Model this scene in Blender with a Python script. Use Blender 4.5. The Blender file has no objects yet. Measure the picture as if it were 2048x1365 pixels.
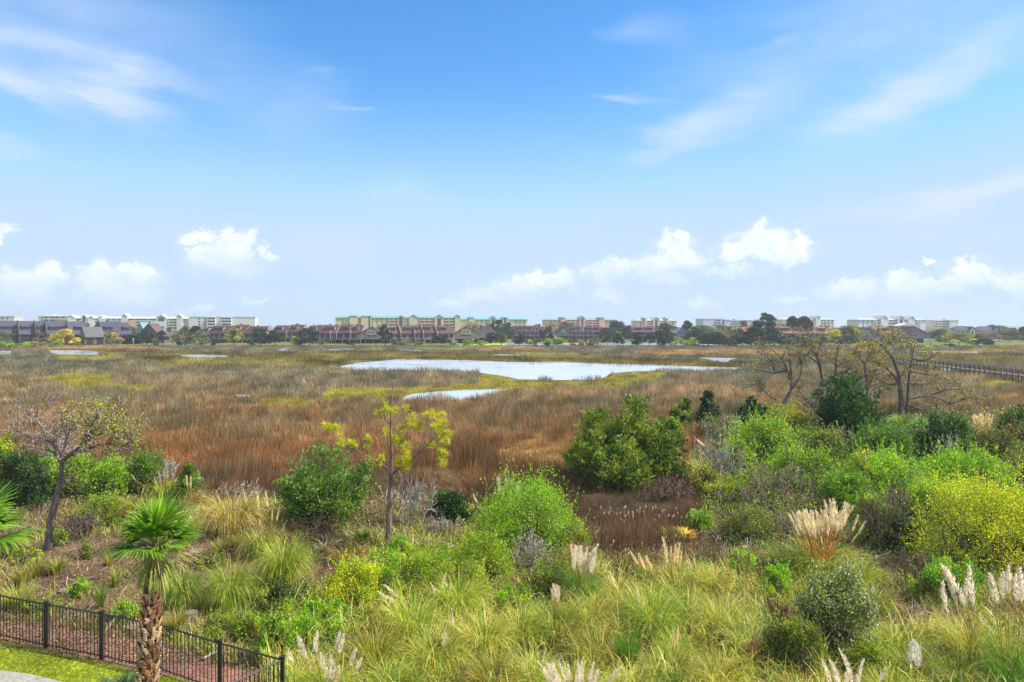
import bpy, math, random
import numpy as np
from mathutils import Vector

# ------------------------------------------------------------------ camera, sky, sun, exposure
SC = bpy.context.scene
COL = SC.collection
F = 1365.0          # focal length in photo pixels (photo 2048 wide)
HZ = 652.0          # horizon row in the photo
CZ = 10.0           # eye height: a fourth-floor balcony

cam = bpy.data.objects.new('camera', bpy.data.cameras.new('camera'))
COL.objects.link(cam)
cam.location = (0, 0, CZ)
cam.rotation_euler = (math.radians(90), 0, 0)
cam.data.sensor_width = 36.0
cam.data.lens = 24.0
cam.data.shift_y = -30.5 / 2048
cam.data.clip_start = 0.1
cam.data.clip_end = 6000
SC.camera = cam

SUN_EL, SUN_AZ = 50.0, 94.0     # azimuth measured from +Y (into the picture) towards +X (right)
sd = Vector((math.sin(math.radians(SUN_AZ)) * math.cos(math.radians(SUN_EL)),
             math.cos(math.radians(SUN_AZ)) * math.cos(math.radians(SUN_EL)),
             math.sin(math.radians(SUN_EL))))
sun = bpy.data.objects.new('sun', bpy.data.lights.new('sun', 'SUN'))
COL.objects.link(sun)
sun.rotation_euler = sd.to_track_quat('Z', 'Y').to_euler()
sun.data.energy = 5.0
sun.data.angle = math.radians(0.5)
sun.data.color = (1.0, 0.94, 0.84)

SC.view_settings.view_transform = 'Standard'
SC.view_settings.look = 'None'
SC.view_settings.exposure = 0.6
SC.view_settings.gamma = 1.0
SC.cycles.max_bounces = 6
SC.cycles.diffuse_bounces = 3
SC.cycles.glossy_bounces = 2
SC.cycles.transmission_bounces = 3
SC.cycles.volume_bounces = 0
SC.cycles.transparent_max_bounces = 4

def azel(px, py):
    u, v = (px - 1024) / F, (HZ - py) / F
    return math.atan2(u, 1.0), math.atan2(v, math.hypot(1, u))

def make_world():
    w = bpy.data.worlds.new('World'); SC.world = w; w.use_nodes = True
    nt = w.node_tree; N = nt.nodes; L = nt.links
    N.clear()
    out = N.new('ShaderNodeOutputWorld'); bg = N.new('ShaderNodeBackground')
    L.new(bg.outputs[0], out.inputs[0])
    bg.inputs[1].default_value = 0.12
    sky = N.new('ShaderNodeTexSky'); sky.sky_type = 'NISHITA'; sky.sun_disc = False
    sky.sun_elevation = math.radians(SUN_EL); sky.sun_rotation = math.radians(SUN_AZ)
    sky.air_density = 1.0; sky.dust_density = 0.6; sky.ozone_density = 2.2
    tc = N.new('ShaderNodeTexCoord')
    def math_(op, a=None, b=None, c=None, clamp=False):
        n = N.new('ShaderNodeMath'); n.operation = op; n.use_clamp = clamp
        for i, v in enumerate((a, b, c)):
            if v is None: continue
            if isinstance(v, (int, float)): n.inputs[i].default_value = v
            else: L.new(v, n.inputs[i])
        return n.outputs[0]
    def vec(op, a, b=None, c=None):
        n = N.new('ShaderNodeVectorMath'); n.operation = op
        for i, v in enumerate((a, b, c)):
            if v is None: continue
            if isinstance(v, tuple): n.inputs[i].default_value = v
            else: L.new(v, n.inputs[i])
        return n.outputs['Value' if op == 'LENGTH' else 'Vector']
    def smooth(v, a, b, x=0.0, y=1.0):
        n = N.new('ShaderNodeMapRange'); n.interpolation_type = 'SMOOTHSTEP'
        L.new(v, n.inputs[0])
        for i, k in zip((1, 2, 3, 4), (a, b, x, y)): n.inputs[i].default_value = k
        return n.outputs[0]
    def noise(v, scale, detail, rough=0.5):
        n = N.new('ShaderNodeTexNoise'); n.inputs['Scale'].default_value = scale
        n.inputs['Detail'].default_value = detail; n.inputs['Roughness'].default_value = rough
        L.new(v, n.inputs['Vector']); return n
    def mix(f, a, b):
        n = N.new('ShaderNodeMix'); n.data_type = 'RGBA'
        if isinstance(f, (int, float)): n.inputs[0].default_value = f
        else: L.new(f, n.inputs[0])
        for i, v in ((6, a), (7, b)):
            if isinstance(v, tuple): n.inputs[i].default_value = v
            else: L.new(v, n.inputs[i])
        return n.outputs[2]
    sep = N.new('ShaderNodeSeparateXYZ'); L.new(tc.outputs['Generated'], sep.inputs[0])
    X, Y, Z = sep.outputs
    az = math_('ARCTAN2', X, Y)
    el = math_('ARCSINE', Z)
    cmb = N.new('ShaderNodeCombineXYZ'); L.new(az, cmb.inputs[0]); L.new(el, cmb.inputs[1])
    P = cmb.outputs[0]
    # ---- cumulus near the horizon: (px, py, rx, ry) of each billow in photo pixels
    blobs = [(60, 565, 72, 38), (100, 548, 40, 24), (28, 580, 50, 30), (205, 568, 62, 40), (180, 545, 30, 20), (280, 552, 42, 30), (250, 585, 80, 22),
             (8, 470, 28, 18), (395, 483, 42, 17), (465, 496, 48, 36), (450, 525, 75, 30), (538, 503, 20, 17), (492, 480, 24, 20), (398, 512, 16, 12),
             (960, 592, 46, 16), (1030, 575, 48, 22), (1100, 562, 55, 26), (1070, 555, 30, 16), (905, 604, 34, 9),
             (1210, 545, 55, 22), (1250, 530, 34, 18), (1300, 535, 62, 28), (1355, 498, 40, 36), (1358, 478, 24, 18), (1370, 515, 44, 30), (1210, 584, 34, 16), (1335, 560, 40, 10),
             (1525, 478, 62, 38), (1525, 455, 36, 20), (1480, 500, 60, 30), (1580, 490, 46, 30), (1455, 543, 70, 14), (1570, 510, 60, 22),
             (1700, 575, 58, 26), (1690, 560, 30, 16), (1815, 570, 62, 28), (1800, 555, 34, 16), (1950, 550, 66, 28), (1945, 532, 36, 16), (2030, 560, 60, 26), (1880, 565, 40, 16),
             (1870, 520, 16, 8), (1575, 597, 36, 12), (1400, 610, 34, 11), (520, 603, 32, 9), (400, 617, 40, 8)]
    n1 = noise(P, 16, 5, 0.62)
    wv = vec('SUBTRACT', n1.outputs['Color'], (0.5, 0.5, 0.5))
    wv = vec('MULTIPLY', wv, (0.062, 0.046, 0.0))
    PW = vec('ADD', P, wv)
    nf = noise(P, 46, 6, 0.72)
    PW = vec('ADD', PW, vec('MULTIPLY', vec('SUBTRACT', nf.outputs['Color'], (0.5, 0.5, 0.5)), (0.060, 0.050, 0.0)))
    d = None
    for (px, py, rx, ry) in blobs:
        a, e = azel(px, py)
        c2 = math.cos(a) ** 2
        sx, sy = F / rx / c2, F / ry / math.cos(a)
        q = vec('MULTIPLY_ADD', PW, (sx, sy, 0), (-a * sx, -e * sy, 0))
        ln = vec('LENGTH', q)
        d = ln if d is None else math_('SMOOTH_MIN', d, ln, 0.12)
    edge = smooth(d, 1.14, 0.52)
    soft = smooth(d, 1.5, 0.25)
    # flat, fading bases: base elevation as a function of azimuth
    ramp = N.new('ShaderNodeValToRGB')
    L.new(math_('MULTIPLY_ADD', az, 0.7, 0.5), ramp.inputs[0])
    cr = ramp.color_ramp
    pts = [(0, 600), (300, 596), (345, 545), (560, 550), (600, 606), (1120, 600), (1180, 570), (1400, 560), (1640, 560), (1660, 604), (2048, 600)]
    for i, (px, py) in enumerate(pts):
        a, e = azel(px, py); t = a * 0.7 + 0.5
        elt = cr.elements[i] if i < 2 else cr.elements.new(t)
        elt.position = t; v = max(e, 0) * 5; elt.color = (v, v, v, 1)
    hgt = math_('SUBTRACT', el, math_('MULTIPLY', ramp.outputs[0], 0.2))
    body = smooth(hgt, -0.012, 0.05, 0.16, 1.0)
    n2 = noise(P, 38, 4, 0.6)
    tex = math_('MULTIPLY', smooth(n2.outputs[0], 0.3, 0.66, 0.62, 1.0), smooth(nf.outputs[0], 0.3, 0.6, 0.75, 1.0))
    cum = math_('MULTIPLY', math_('MULTIPLY', edge, body), tex)
    cum = math_('MAXIMUM', cum, math_('MULTIPLY', soft, 0.34))
    # ---- high thin cirrus: (px, py, rx, ry, tilt degrees, weight)
    wisps = [(120, 60, 330, 130, 8, .42), (40, 165, 120, 22, -28, .55), (190, 200, 130, 30, -14, .7), (235, 185, 75, 60, 20, .5), (120, 115, 200, 25, -4, .35), (330, 162, 100, 16, -3, .25),
             (560, 195, 160, 90, 0, .26), (715, 213, 60, 8, -6, .35), (620, 148, 60, 8, 4, .22), (800, 385, 100, 50, -8, .26), (670, 490, 110, 50, 6, .34),
             (1450, 235, 170, 50, 14, .6), (1345, 285, 90, 40, 20, .4), (1780, 60, 420, 120, 6, .36), (1880, 165, 200, 52, 22, .55), (1750, 215, 170, 50, 12, .35), (1530, 72, 60, 14, 4, .3),
             (1265, 192, 90, 8, -4, .35), (1300, 60, 90, 40, -8, .25), (1990, 385, 200, 22, 8, .75), (1850, 405, 280, 26, 5, .45), (5, 300, 50, 22, 0, .4), (1860, 470, 200, 14, 2, .3), (1000, 440, 400, 50, 0, .15)]
    str1 = N.new('ShaderNodeMapping'); str1.inputs['Rotation'].default_value = (0, 0, math.radians(-12)); str1.inputs['Scale'].default_value = (3.0, 11.0, 1)
    L.new(P, str1.inputs[0])
    n3 = noise(str1.outputs[0], 2.2, 7, 0.58)
    wv2 = vec('MULTIPLY', vec('SUBTRACT', n3.outputs['Color'], (0.5, 0.5, 0.5)), (0.17, 0.07, 0))
    PS = vec('ADD', P, wv2)
    acc = None
    for (px, py, rx, ry, tl, wt) in wisps:
        a, e = azel(px, py)
        m = N.new('ShaderNodeMapping'); m.vector_type = 'TEXTURE'
        m.inputs['Location'].default_value = (a, e, 0); m.inputs['Rotation'].default_value = (0, 0, math.radians(tl))
        m.inputs['Scale'].default_value = (rx / F * 1.1, ry / F * 1.1, 1)
        L.new(PS, m.inputs[0])
        s = smooth(vec('LENGTH', m.outputs[0]), 1.15, 0.0, 0.0, wt)
        acc = s if acc is None else math_('ADD', acc, s)
    cir = math_('MULTIPLY', acc, smooth(n3.outputs[0], 0.22, 0.72, 0.45, 1.1))
    cir = math_('MINIMUM', cir, 0.8)
    # ---- sky colour
    hs = N.new('ShaderNodeHueSaturation'); L.new(sky.outputs[0], hs.inputs['Color'])
    hs.inputs['Hue'].default_value = SKY_HUE; hs.inputs['Saturation'].default_value = SKY_SAT; hs.inputs['Value'].default_value = SKY_VAL
    hz = smooth(el, 0.0, 0.36, 1.0, 0.0)
    base = mix(hz, vec('MINIMUM', hs.outputs[0], (3.0, 4.0, 5.9)), (3.35, 4.35, 5.55, 1))
    c1 = mix(cir, base, (4.1, 4.7, 5.85, 1))
    c2 = mix(cum, c1, (5.9, 6.2, 6.8, 1))
    # added bright layer overhead, above the framed sky, to lift and neutralise shadows
    fill_veil = math_('MULTIPLY', smooth(el, 0.55, 0.85), smooth(noise(P, 3.0, 4).outputs[0], 0.3, 0.6, 0.55, 0.9))
    c2 = mix(fill_veil, c2, (6.6, 6.4, 6.1, 1))
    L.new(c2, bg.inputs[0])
SKY_HUE, SKY_SAT, SKY_VAL = 0.5, 1.34, 1.30
make_world()
try: SC.world.cycles.sampling_method = 'MANUAL'; SC.world.cycles.sample_map_resolution = 512
except Exception: pass
# ------------------------------------------------------------------ helpers
def S(r, g, b, k=1.0):
    f = lambda c: (c / 255 / 12.92 if c / 255 <= 0.04045 else ((c / 255 + 0.055) / 1.055) ** 2.4) * k
    return np.array([f(r), f(g), f(b)])

def fbm(x, y, f=1.0, seed=0, octaves=4):
    """cheap smooth 2-D noise in 0..1 from rotated sines"""
    r = np.random.default_rng(seed); out = 0; amp = 1; tot = 0
    for _ in range(octaves):
        for _k in range(3):
            a = r.uniform(0, math.tau); p = r.uniform(0, math.tau); q = r.uniform(0, math.tau)
            u = x * math.cos(a) + y * math.sin(a); v = -x * math.sin(a) + y * math.cos(a)
            out = out + amp * np.sin(u * f * r.uniform(.7, 1.3) + p + 1.3 * np.sin(v * f * r.uniform(.5, 1.1) + q)); tot += amp
        f *= 2.1; amp *= 0.55
    return np.clip(0.5 + out / tot * 1.1, 0, 1)

def inpoly(x, y, poly):
    x = np.asarray(x, float); y = np.asarray(y, float)
    c = np.zeros(x.shape, bool); n = len(poly)
    for i in range(n):
        x1, y1 = poly[i]; x2, y2 = poly[(i + 1) % n]
        if y1 == y2: continue
        t = (y1 > y) != (y2 > y)
        c ^= t & (x < (x2 - x1) * (y - y1) / (y2 - y1) + x1)
    return c

def height(x, y):
    """ground height: a gently lumpy bank near the fence, level marsh beyond"""
    x = np.asarray(x, float); y = np.asarray(y, float)
    k = np.clip((y - 21.5) / 5, 0, 1) * np.clip((62 - y) / 18, 0, 1)
    return k * 0.55 * (fbm(x, y, 0.35, 11, 3) - 0.5)

def gp(px, py):
    """point on the ground seen at photo pixel (px, py)"""
    z = 0.0
    for _ in range(4):
        D = (CZ - z) * F / (py - HZ); x = (px - 1024) / F * D
        z = float(height(x, D))
    return x, D, z

def to_px(x, y, z=0.0):
    return 1024 + F * x / y, HZ + F * (CZ - z) / y

class Geo:
    def __init__(self): self.v = []; self.c = []; self.q = []; self.t = []; self.n = 0
    def add(self, v, col, quads=None, tris=None):
        v = np.asarray(v, float).reshape(-1, 3); k = len(v)
        col = np.asarray(col, float)
        if col.ndim == 1: col = np.broadcast_to(col, (k, 3))
        self.v.append(v); self.c.append(col)
        if quads is not None: self.q.append(np.asarray(quads, np.int64).reshape(-1, 4) + self.n)
        if tris is not None: self.t.append(np.asarray(tris, np.int64).reshape(-1, 3) + self.n)
        self.n += k
    def mesh(self, name, mat, smooth=False):
        me = bpy.data.meshes.new(name)
        v = np.concatenate(self.v); c = np.concatenate(self.c)
        q = np.concatenate(self.q) if self.q else np.zeros((0, 4), np.int64)
        t = np.concatenate(self.t) if self.t else np.zeros((0, 3), np.int64)
        me.vertices.add(len(v)); me.vertices.foreach_set('co', v.astype(np.float32).ravel())
        me.loops.add(len(q) * 4 + len(t) * 3)
        me.loops.foreach_set('vertex_index', np.concatenate([q.ravel(), t.ravel()]).astype(np.int32))
        me.polygons.add(len(q) + len(t))
        st = np.concatenate([np.arange(len(q)) * 4, len(q) * 4 + np.arange(len(t)) * 3]).astype(np.int32)
        me.polygons.foreach_set('loop_start', st)
        me.polygons.foreach_set('use_smooth', np.full(len(st), smooth))
        me.update(calc_edges=True)
        a = me.color_attributes.new('Col', 'FLOAT_COLOR', 'POINT')
        a.data.foreach_set('color', np.c_[np.clip(c, 0, 1), np.ones(len(c))].astype(np.float32).ravel())
        me.materials.append(mat)
        return me
    def build(self, name, mat, parent=None, smooth=False, loc=None, rotz=0):
        o = bpy.data.objects.new(name, self.mesh(name, mat, smooth)); COL.objects.link(o)
        if parent: o.parent = parent
        if loc is not None: o.location = loc
        if rotz: o.rotation_euler = (0, 0, rotz)
        return o

def tag(o, label, cat, group=None):
    o['label'] = label; o['category'] = cat
    o['kind'] = 'thing'
    if group: o['group'] = group
    return o
def thing(name, label, cat, loc=(0, 0, 0), rotz=0, group=None):
    o = bpy.data.objects.new(name, None); COL.objects.link(o)
    o.empty_display_size = 0.3
    o.location = loc; o.rotation_euler = (0, 0, rotz)
    return tag(o, label, cat, group)
def kind(o, k): o['kind'] = k; return o
def copy_thing(o, loc, rotz, scale, label, group):
    c = o.copy(); COL.objects.link(c)
    c.location = loc; c.rotation_euler = (0, 0, rotz); c.scale = scale
    c['label'] = label
    if group: c['group'] = group
    for ch in o.children:
        d = ch.copy(); COL.objects.link(d); d.parent = c
    return c

# ---- shapes
def unit(a): return a / np.maximum(np.linalg.norm(a, axis=-1, keepdims=True), 1e-9)
def box(g, x0, x1, y0, y1, z0, z1, col):
    v = [(x0, y0, z0), (x1, y0, z0), (x1, y1, z0), (x0, y1, z0), (x0, y0, z1), (x1, y0, z1), (x1, y1, z1), (x0, y1, z1)]
    g.add(v, col, [(0, 3, 2, 1), (4, 5, 6, 7), (0, 1, 5, 4), (1, 2, 6, 5), (2, 3, 7, 6), (3, 0, 4, 7)])
def prism_y(g, prof, y0, y1, col):
    """profile in x,z pushed from y0 to y1"""
    n = len(prof)
    v = [(x, y0, z) for x, z in prof] + [(x, y1, z) for x, z in prof]
    q = [(i, (i + 1) % n, n + (i + 1) % n, n + i) for i in range(n)]
    t = [(0, i + 1, i) for i in range(1, n - 1)] + [(n, n + i, n + i + 1) for i in range(1, n - 1)]
    g.add(v, col, q, t)
def prism_x(g, prof, x0, x1, col):
    n = len(prof)
    v = [(x0, y, z) for y, z in prof] + [(x1, y, z) for y, z in prof]
    q = [(i, n + i, n + (i + 1) % n, (i + 1) % n) for i in range(n)]
    t = [(0, i, i + 1) for i in range(1, n - 1)] + [(n, n + i + 1, n + i) for i in range(1, n - 1)]
    g.add(v, col, q, t)
def leaves(g, rng, c, d, l, w, col):
    n = len(c); d = unit(d); s = unit(np.cross(d, rng.normal(size=(n, 3))))
    l = np.broadcast_to(l, n)[:, None] / 2; w = np.broadcast_to(w, n)[:, None] / 2
    v = np.stack([c - d * l, c + s * w - d * l * .15, c + d * l, c - s * w - d * l * .15], 1)
    col = np.repeat(np.broadcast_to(col, (n, 3))[:, None], 4, 1)
    g.add(v.reshape(-1, 3), col.reshape(-1, 3), np.arange(4 * n).reshape(n, 4))
def blades(g, rng, base, az, lean, length, width, bend, nseg, col, twist=0.6, tip=0.08, powr=1.4):
    n = len(base); L = np.broadcast_to(length, n); W = np.broadcast_to(width, n)
    pos = np.array(base, float); wa = az + np.pi / 2 + rng.normal(0, twist, n)
    side = np.c_[np.cos(wa), np.sin(wa), np.zeros(n)]
    rows = []
    for i in range(nseg + 1):
        t = i / nseg
        ww = (W * (1 - (1 - tip) * t ** 1.6) / 2)[:, None]
        rows += [pos - side * ww, pos + side * ww]
        th = lean + bend * (t + .5 / nseg) ** powr
        pos = pos + np.c_[np.sin(th) * np.cos(az), np.sin(th) * np.sin(az), np.cos(th)] * (L / nseg)[:, None]
    v = np.stack(rows, 1); m = 2 * (nseg + 1)
    col = np.repeat(np.broadcast_to(col, (n, 3))[:, None], m, 1)
    q = np.array([(2 * i, 2 * i + 1, 2 * i + 3, 2 * i + 2) for i in range(nseg)])
    q = (np.arange(n)[:, None, None] * m + q[None]).reshape(-1, 4)
    g.add(v.reshape(-1, 3), col.reshape(-1, 3), q)
def segs(g, a, b, ra, rb, col, sides=3):
    a = np.asarray(a, float); b = np.asarray(b, float); n = len(a)
    if n == 0: return
    d = unit(b - a); ref = np.where(np.abs(d[:, 2:3]) > .9, np.array([[1., 0, 0]]), np.array([[0, 0, 1.]]))
    u = unit(np.cross(d, ref)); w = np.cross(d, u)
    ra = np.broadcast_to(ra, n)[:, None]; rb = np.broadcast_to(rb, n)[:, None]
    ring = [(math.cos(math.tau * k / sides), math.sin(math.tau * k / sides)) for k in range(sides)]
    v = np.stack([a + (u * c + w * s) * ra for c, s in ring] + [b + (u * c + w * s) * rb for c, s in ring], 1)
    q = np.array([(k, (k + 1) % sides, sides + (k + 1) % sides, sides + k) for k in range(sides)])
    q = (np.arange(n)[:, None, None] * 2 * sides + q[None]).reshape(-1, 4)
    col = np.repeat(np.broadcast_to(col, (n, 3))[:, None], 2 * sides, 1)
    g.add(v.reshape(-1, 3), col.reshape(-1, 3), q)
def tube(g, pts, rad, col, sides=8, rng=None, rough=0.0):
    pts = np.asarray(pts, float); k = len(pts); rad = np.broadcast_to(rad, k)
    d = unit(np.gradient(pts, axis=0)); ref = np.array([0.3, 1, 0.1])
    u = unit(np.cross(d, ref)); w = np.cross(d, u)
    ang = np.arange(sides) * math.tau / sides
    rr = rad[:, None] * (1 + (rng.normal(0, rough, (k, sides)) if rng is not None else 0))
    v = pts[:, None] + (u[:, None] * np.cos(ang)[None, :, None] + w[:, None] * np.sin(ang)[None, :, None]) * rr[..., None]
    q = [(i * sides + j, i * sides + (j + 1) % sides, (i + 1) * sides + (j + 1) % sides, (i + 1) * sides + j) for i in range(k - 1) for j in range(sides)]
    t = [((k - 1) * sides, (k - 1) * sides + j, (k - 1) * sides + j + 1) for j in range(1, sides - 1)]
    g.add(v.reshape(-1, 3), col, q, t)
def resample(pts, n):
    pts = np.asarray(pts, float); s = np.r_[0, np.cumsum(np.linalg.norm(np.diff(pts, axis=0), axis=1))]
    t = np.linspace(0, s[-1], n)
    # smooth through the corner points
    out = np.stack([np.interp(t, s, pts[:, k]) for k in range(3)], 1)
    for _ in range(2): out[1:-1] = out[1:-1] * .5 + (out[:-2] + out[2:]) * .25
    return out
def pick(rng, cols, n, jit=0.12):
    cols = np.asarray(cols); c = cols[rng.integers(0, len(cols), n)]
    return np.clip(c * (1 + rng.normal(0, jit, (n, 1))) * (1 + rng.normal(0, .05, (n, 3))), 0, 1)

# ---- materials
def _base(name):
    m = bpy.data.materials.new(name); m.use_nodes = True
    nt = m.node_tree; nt.nodes.clear()
    out = nt.nodes.new('ShaderNodeOutputMaterial')
    at = nt.nodes.new('ShaderNodeAttribute'); at.attribute_name = 'Col'
    return m, nt, out, at
def surface_mat(name, rough=0.8, spec=0.3, nscale=3.0, namp=0.25, bump=0.0, bscale=20, metallic=0.0, trans=0.0, coord='Object', stretch=None):
    """vertex colour x noise, optional bump and translucency"""
    m, nt, out, at = _base(name); N, L = nt.nodes, nt.links
    tc = N.new('ShaderNodeTexCoord'); src = tc.outputs[coord]
    if stretch:
        mp = N.new('ShaderNodeMapping'); mp.inputs['Scale'].default_value = stretch; L.new(src, mp.inputs[0]); src = mp.outputs[0]
    no = N.new('ShaderNodeTexNoise'); no.inputs['Scale'].default_value = nscale; no.inputs['Detail'].default_value = 3
    L.new(src, no.inputs['Vector'])
    mr = N.new('ShaderNodeMapRange'); mr.inputs[1].default_value = .3; mr.inputs[2].default_value = .7
    mr.inputs[3].default_value = 1 - namp; mr.inputs[4].default_value = 1 + namp
    L.new(no.outputs[0], mr.inputs[0])
    vm = N.new('ShaderNodeVectorMath'); vm.operation = 'SCALE'
    L.new(at.outputs['Color'], vm.inputs[0]); L.new(mr.outputs[0], vm.inputs['Scale'])
    p = N.new('ShaderNodeBsdfPrincipled')
    L.new(vm.outputs[0], p.inputs['Base Color'])
    p.inputs['Roughness'].default_value = rough; p.inputs['Metallic'].default_value = metallic
    p.inputs['Specular IOR Level'].default_value = spec
    if bump:
        n2 = N.new('ShaderNodeTexNoise'); n2.inputs['Scale'].default_value = bscale; n2.inputs['Detail'].default_value = 4
        L.new(src, n2.inputs['Vector'])
        b = N.new('ShaderNodeBump'); b.inputs['Strength'].default_value = bump; b.inputs['Distance'].default_value = 0.05
        L.new(n2.outputs[0], b.inputs['Height']); L.new(b.outputs[0], p.inputs['Normal'])
    sh = p.outputs[0]
    if trans:
        t = N.new('ShaderNodeBsdfTranslucent'); L.new(vm.outputs[0], t.inputs[0])
        mx = N.new('ShaderNodeMixShader'); mx.inputs[0].default_value = trans
        L.new(sh, mx.inputs[1]); L.new(t.outputs[0], mx.inputs[2]); sh = mx.outputs[0]
    L.new(sh, out.inputs[0])
    return m
M_leaf = surface_mat('leaf', rough=.5, spec=.35, nscale=.9, namp=.18, trans=.42)
M_waxy = surface_mat('waxy_leaf', rough=.5, spec=.35, nscale=.9, namp=.18, trans=.35)
M_grass = surface_mat('grass_blade', rough=.45, spec=.4, nscale=1.2, namp=.2, trans=.4)
M_dry = surface_mat('dry_grass', rough=.75, spec=.2, nscale=.35, namp=.22, trans=.3)
M_plume = surface_mat('plume', rough=.9, spec=.1, nscale=4, namp=.12, trans=.5)
M_bark = surface_mat('bark', rough=.9, spec=.2, nscale=7, namp=.4, bump=.8, bscale=14, stretch=(1, 1, .35))
M_twig = surface_mat('twig', rough=.85, spec=.2, nscale=3, namp=.3)
M_far = surface_mat('far_foliage', rough=.8, spec=.15, nscale=.25, namp=.3, trans=.25)
M_wall = surface_mat('painted_wall', rough=.85, spec=.2, nscale=.5, namp=.07)
M_shingle = surface_mat('roof_shingle', rough=.9, spec=.15, nscale=1.4, namp=.2, stretch=(1, 1, 3))
M_metalroof = surface_mat('metal_roof', rough=.4, spec=.5, nscale=.5, namp=.08)
M_pane = surface_mat('window_glass', rough=.12, spec=.8, nscale=.3, namp=.25)
M_wood = surface_mat('weathered_wood', rough=.85, spec=.2, nscale=4, namp=.25, bump=.3, stretch=(.3, 1, 1))
M_black = surface_mat('black_metal', rough=.6, spec=.5, nscale=8, namp=.15)
M_stone = surface_mat('stone', rough=.85, spec=.25, nscale=6, namp=.3, bump=.6, bscale=12)
M_concrete = surface_mat('concrete', rough=.8, spec=.3, nscale=2.5, namp=.1, bump=.15, bscale=40)

def ground_mat():
    m, nt, out, at = _base('ground'); N, L = nt.nodes, nt.links
    tc = N.new('ShaderNodeTexCoord')
    def noise(scale, detail, rough=.6):
        n = N.new('ShaderNodeTexNoise'); n.inputs['Scale'].default_value = scale; n.inputs['Detail'].default_value = detail; n.inputs['Roughness'].default_value = rough
        L.new(tc.outputs['Object'], n.inputs['Vector']); return n.outputs[0]
    vo = N.new('ShaderNodeTexVoronoi'); vo.inputs['Scale'].default_value = 14; L.new(tc.outputs['Object'], vo.inputs['Vector'])
    sv = N.new('ShaderNodeSeparateColor'); L.new(vo.outputs['Color'], sv.inputs[0])
    def mul(a, b):
        n = N.new('ShaderNodeMath'); n.operation = 'MULTIPLY'
        for i, v in enumerate((a, b)):
            if isinstance(v, float): n.inputs[i].default_value = v
            else: L.new(v, n.inputs[i])
        return n.outputs[0]
    def rng_(v, lo, hi, a=.3, b=.7):
        n = N.new('ShaderNodeMapRange'); n.inputs[1].default_value = a; n.inputs[2].default_value = b; n.inputs[3].default_value = lo; n.inputs[4].default_value = hi
        L.new(v, n.inputs[0]); return n.outputs[0]
    k = mul(mul(rng_(noise(.6, 5), .72, 1.3), rng_(noise(9, 4), .6, 1.4)), rng_(sv.outputs[0], .6, 1.45, 0, 1))
    vm = N.new('ShaderNodeVectorMath'); vm.operation = 'SCALE'; L.new(at.outputs['Color'], vm.inputs[0]); L.new(k, vm.inputs['Scale'])
    p = N.new('ShaderNodeBsdfPrincipled'); p.inputs['Roughness'].default_value = .95; p.inputs['Specular IOR Level'].default_value = .1
    L.new(vm.outputs[0], p.inputs['Base Color'])
    b = N.new('ShaderNodeBump'); b.inputs['Strength'].default_value = .7; b.inputs['Distance'].default_value = .06
    L.new(mul(noise(11, 5), sv.outputs[1]), b.inputs['Height']); L.new(b.outputs[0], p.inputs['Normal'])
    L.new(p.outputs[0], out.inputs[0]); return m
def water_mat():
    m = bpy.data.materials.new('marsh_water'); m.use_nodes = True; nt = m.node_tree; N, L = nt.nodes, nt.links
    p = N['Principled BSDF']
    p.inputs['Base Color'].default_value = (.62, .67, .73, 1); p.inputs['Metallic'].default_value = .45; p.inputs['Roughness'].default_value = .09; p.inputs['Specular IOR Level'].default_value = .9
    p.inputs['IOR'].default_value = 1.45
    tc = N.new('ShaderNodeTexCoord'); mp = N.new('ShaderNodeMapping'); mp.inputs['Scale'].default_value = (.6, 1.6, 1)
    L.new(tc.outputs['Object'], mp.inputs[0])
    n = N.new('ShaderNodeTexNoise'); n.inputs['Scale'].default_value = 2.2; n.inputs['Detail'].default_value = 4; L.new(mp.outputs[0], n.inputs['Vector'])
    b = N.new('ShaderNodeBump'); b.inputs['Strength'].default_value = .12; b.inputs['Distance'].default_value = .1
    L.new(n.outputs[0], b.inputs['Height']); L.new(b.outputs[0], p.inputs['Normal'])
    n2 = N.new('ShaderNodeTexNoise'); n2.inputs['Scale'].default_value = .09; n2.inputs['Detail'].default_value = 3; L.new(mp.outputs[0], n2.inputs['Vector'])
    mr = N.new('ShaderNodeMapRange'); mr.inputs[1].default_value = .4; mr.inputs[2].default_value = .62; mr.inputs[3].default_value = .05; mr.inputs[4].default_value = .22
    L.new(n2.outputs[0], mr.inputs[0]); L.new(mr.outputs[0], p.inputs['Roughness'])
    return m
M_ground = ground_mat(); M_water = water_mat()

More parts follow.
